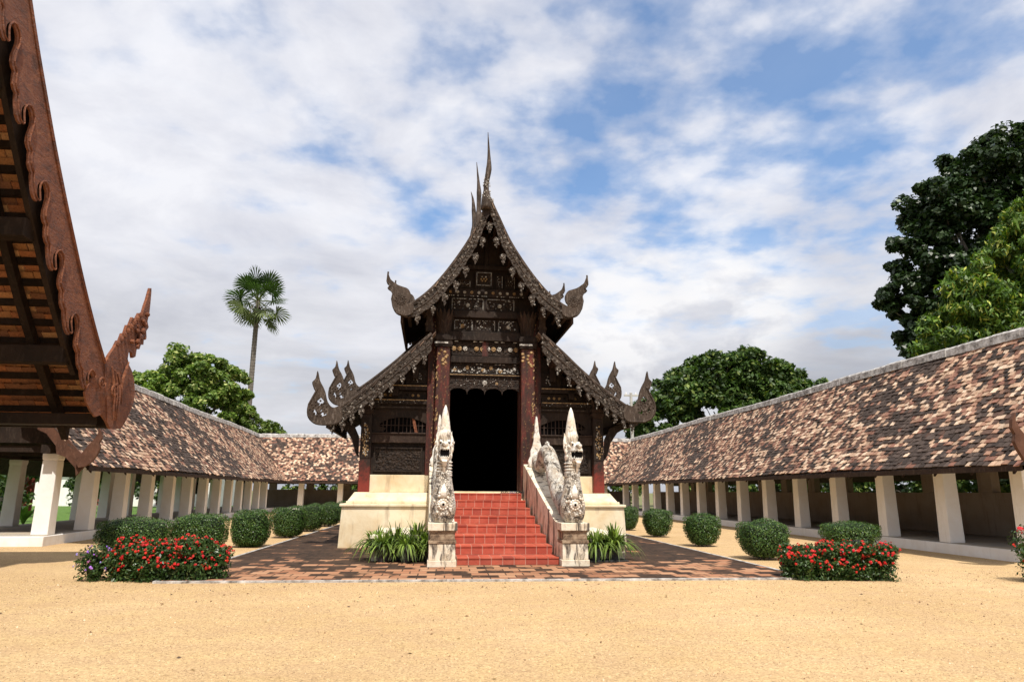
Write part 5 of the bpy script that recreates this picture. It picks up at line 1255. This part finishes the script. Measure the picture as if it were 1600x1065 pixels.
# fan palm
def fan_palm():
    g = thing('fan_palm', 'tall slender fan palm with a round head of stiff fronds', 'palm', (-18.75, 66, 0)); rng = np.random.default_rng(9)
    mb = MB(); pth = [(0, 0, -.3), (-.03, 0, 5), (-.07, 0, 12), (-.1, 0, 19.6)]; mb.tube(lerp_path(pth, 12), [float(v) for v in np.linspace(.30, .22, 37)], 10)
    for k in range(60): z = 1+k*.29; mb.lathe([(.26, 0), (.29-.001*k, .03), (.26-.001*k, .06)], (-.1*z/18, 0, z), 10)
    mb.build('trunk', 'bark', g)
    mb = MB()
    for k in range(26): a = rng.uniform(0, 6.28); z = 17.2+rng.random()*1.6; mb.tube([(-.1+.2*math.cos(a), .2*math.sin(a), z), (-.1+.5*math.cos(a), .5*math.sin(a), z+.3)], [.07, .03], 5)
    mb.build('leaf_bases', 'beam_wood', g)
    c0 = np.array([-.1, 0, 19.6]); m = 31
    for i in range(m):
        el = R(-66+150*((i+.5)/m)**.9+rng.uniform(-9, 9)); az = i*2.39996+rng.uniform(-.4, .4); d = np.array([math.cos(el)*math.cos(az), math.cos(el)*math.sin(az), math.sin(el)])
        pl_ = rng.uniform(1.45, 2.15); hub = c0+d*pl_+np.array([0, 0, -.12*max(0, math.cos(el))]); fl = rng.uniform(1.4, 1.8)
        # blade plane: d is the axis, side vector horizontal
        s_ = np.cross(d, [0, 0, 1]); s_ /= np.linalg.norm(s_)+1e-9; nrm = np.cross(s_, d)
        tw = rng.uniform(-.9, .9); s2 = s_*math.cos(tw)+nrm*math.sin(tw); nrm2 = np.cross(s2, d)
        V = []; T = []; nseg = 25; tc_ = np.array((.045, .085, .024))*rng.uniform(.7, 1.5) if el > -.3 else np.array((.10, .13, .04))*rng.uniform(.8, 1.3)
        for q in range(nseg):
            a = (q-(nseg-1)/2)/((nseg-1)/2)*R(118); r_ = fl*(1-.18*abs(a)/R(118))*rng.uniform(.93, 1.03)
            dd = d*math.cos(a)+s2*math.sin(a); ee = -d*math.sin(a)+s2*math.cos(a); fold = nrm2*(.07 if q % 2 else -.07)
            w_ = .5*R(236)/nseg
            p1 = hub+dd*.62*r_+fold; wa = ee*w_*.62*r_*1.0; tip = hub+dd*r_-np.array([0, 0, .10+.12*abs(math.sin(a))])*r_*.6
            V.append([hub-ee*.01, hub+ee*.01, p1+wa, p1-wa]); T.append(tc_*rng.uniform(.85, 1.2)); V.append([p1-wa, p1+wa, tip+ee*.008, tip-ee*.008]); T.append(tc_*rng.uniform(.85, 1.2))
        fr = npmesh('frond', np.array(V), 4, 'leaf', np.array(T), g)
        mb = MB(); mb.tube([tuple(c0), tuple((c0+hub)/2+np.array([0, 0, .08])), tuple(hub)], [.05, .035, .025], 5, tint=(.14, .17, .05)); mb.build('stalk', 'leaf', fr)
    for k in range(3): mb = MB(); a = k*2.1+4.2; mb.tube([(-.1, 0, 18.2), (-.1+.7*math.cos(a), .7*math.sin(a), 18.9), (-.1+1.0*math.cos(a), 1.0*math.sin(a), 18.0)], [.05, .05, .03], 6, tint=(.32, .24, .12)); mb.build('flower_stalk', 'leaf', g)
fan_palm()

# banana-like plant on the lawn side
g = thing('banana_plant', 'young broad-leaved plant on the lawn seen between the left columns', 'plant', (-17.3, 30.6, 0)); rng = np.random.default_rng(77); V = []; T = []
for i in range(11):
    a = i*2.4; L = rng.uniform(.9, 1.6); c_ = np.array([math.cos(a), math.sin(a), 0]); s_ = np.array([-math.sin(a), math.cos(a), 0]); k = 6
    pts = [np.array([0, 0, .15])+c_*L*.8*(j/k)**1.3+np.array([0, 0, L*(1.2*j/k-.75*(j/k)**2.5)]) for j in range(k+1)]
    for j in range(k):
        wa, wb = [.13*math.sin(math.pi*min(1, max(.06, q/k)))+.01 for q in (j, j+1)]
        V.append([pts[j]-s_*wa, pts[j]+s_*wa, pts[j+1]+s_*wb, pts[j+1]-s_*wb]); T.append(np.array((.14, .24, .05))*rng.uniform(.7, 1.3))
npmesh('leaves', np.array(V), 4, 'leaf', np.array(T), g)
mb = MB(); mb.tube([(0, 0, 0), (0, 0, .4)], [.06, .04], 8, tint=(.15, .2, .06)); mb.build('stem', 'leaf', g)

# ================================================================== BUILDINGS BEYOND
HB = thing('outbuilding', 'low white outbuilding with red doors beyond the lawn on the left', 'building', (-36, 70, 0))
mb = MB(); mb.box(-12, 14, 0, 6, 0, 3.5); mb.build('wall', 'white_plaster', HB)
mb = MB(); mb.prism([(-.6, 3.5), (6.6, 3.5), (3, 5.2)], -12.6, 14.6, axis='x'); mb.build('roof', 'beam_wood', HB)
for x in (1.6, 8.2): mb = MB(); mb.box(x, x+1.9, -.06, 0, .1, 3.0); d_ = mb.build('door', 'red_paint', HB)
for x in (5.2, 11.3): mb = MB(); mb.box(x, x+1.4, -.05, 0, 1.2, 2.9); mb.build('window', 'black', HB)
PT = thing('garden_wall', 'short white wall standing on the lawn near the left picture edge', 'wall', (-26.6, 43.5, 0))
mb = MB(); mb.box(-1.2, 1.25, 0, .2, 0, 2.35); mb.build('wall', 'white_plaster', PT); mb = MB(); mb.box(.6, 1.3, -.06, .26, 2.35, 2.7); mb.build('cap', 'white_plaster', PT)
mb = MB(); mb.box(1.3, 2.3, 0, .1, 0, 2.4); mb.build('door', 'red_paint', PT)
UPL = thing('utility_pole', 'grey concrete utility pole with crossarm behind the right eave finial', 'utility pole', (18.1, 66, 0))
mb = MB(); mb.tube([(0, 0, 0), (0, 0, 11.3)], [.2, .14], 10); mb.build('pole', 'concrete', UPL)
mb = MB(); mb.box(-.7, .8, -.08, .08, 10.95, 11.12); mb.build('crossarm', 'concrete', UPL)
for x in (-.5, 0, .5): mb = MB(); mb.lathe([(.05, 0), (.08, .06), (.05, .12), (.07, .16), (.02, .22)], (x, 0, 11.12), 8); mb.build('insulator', 'white_plaster', UPL)
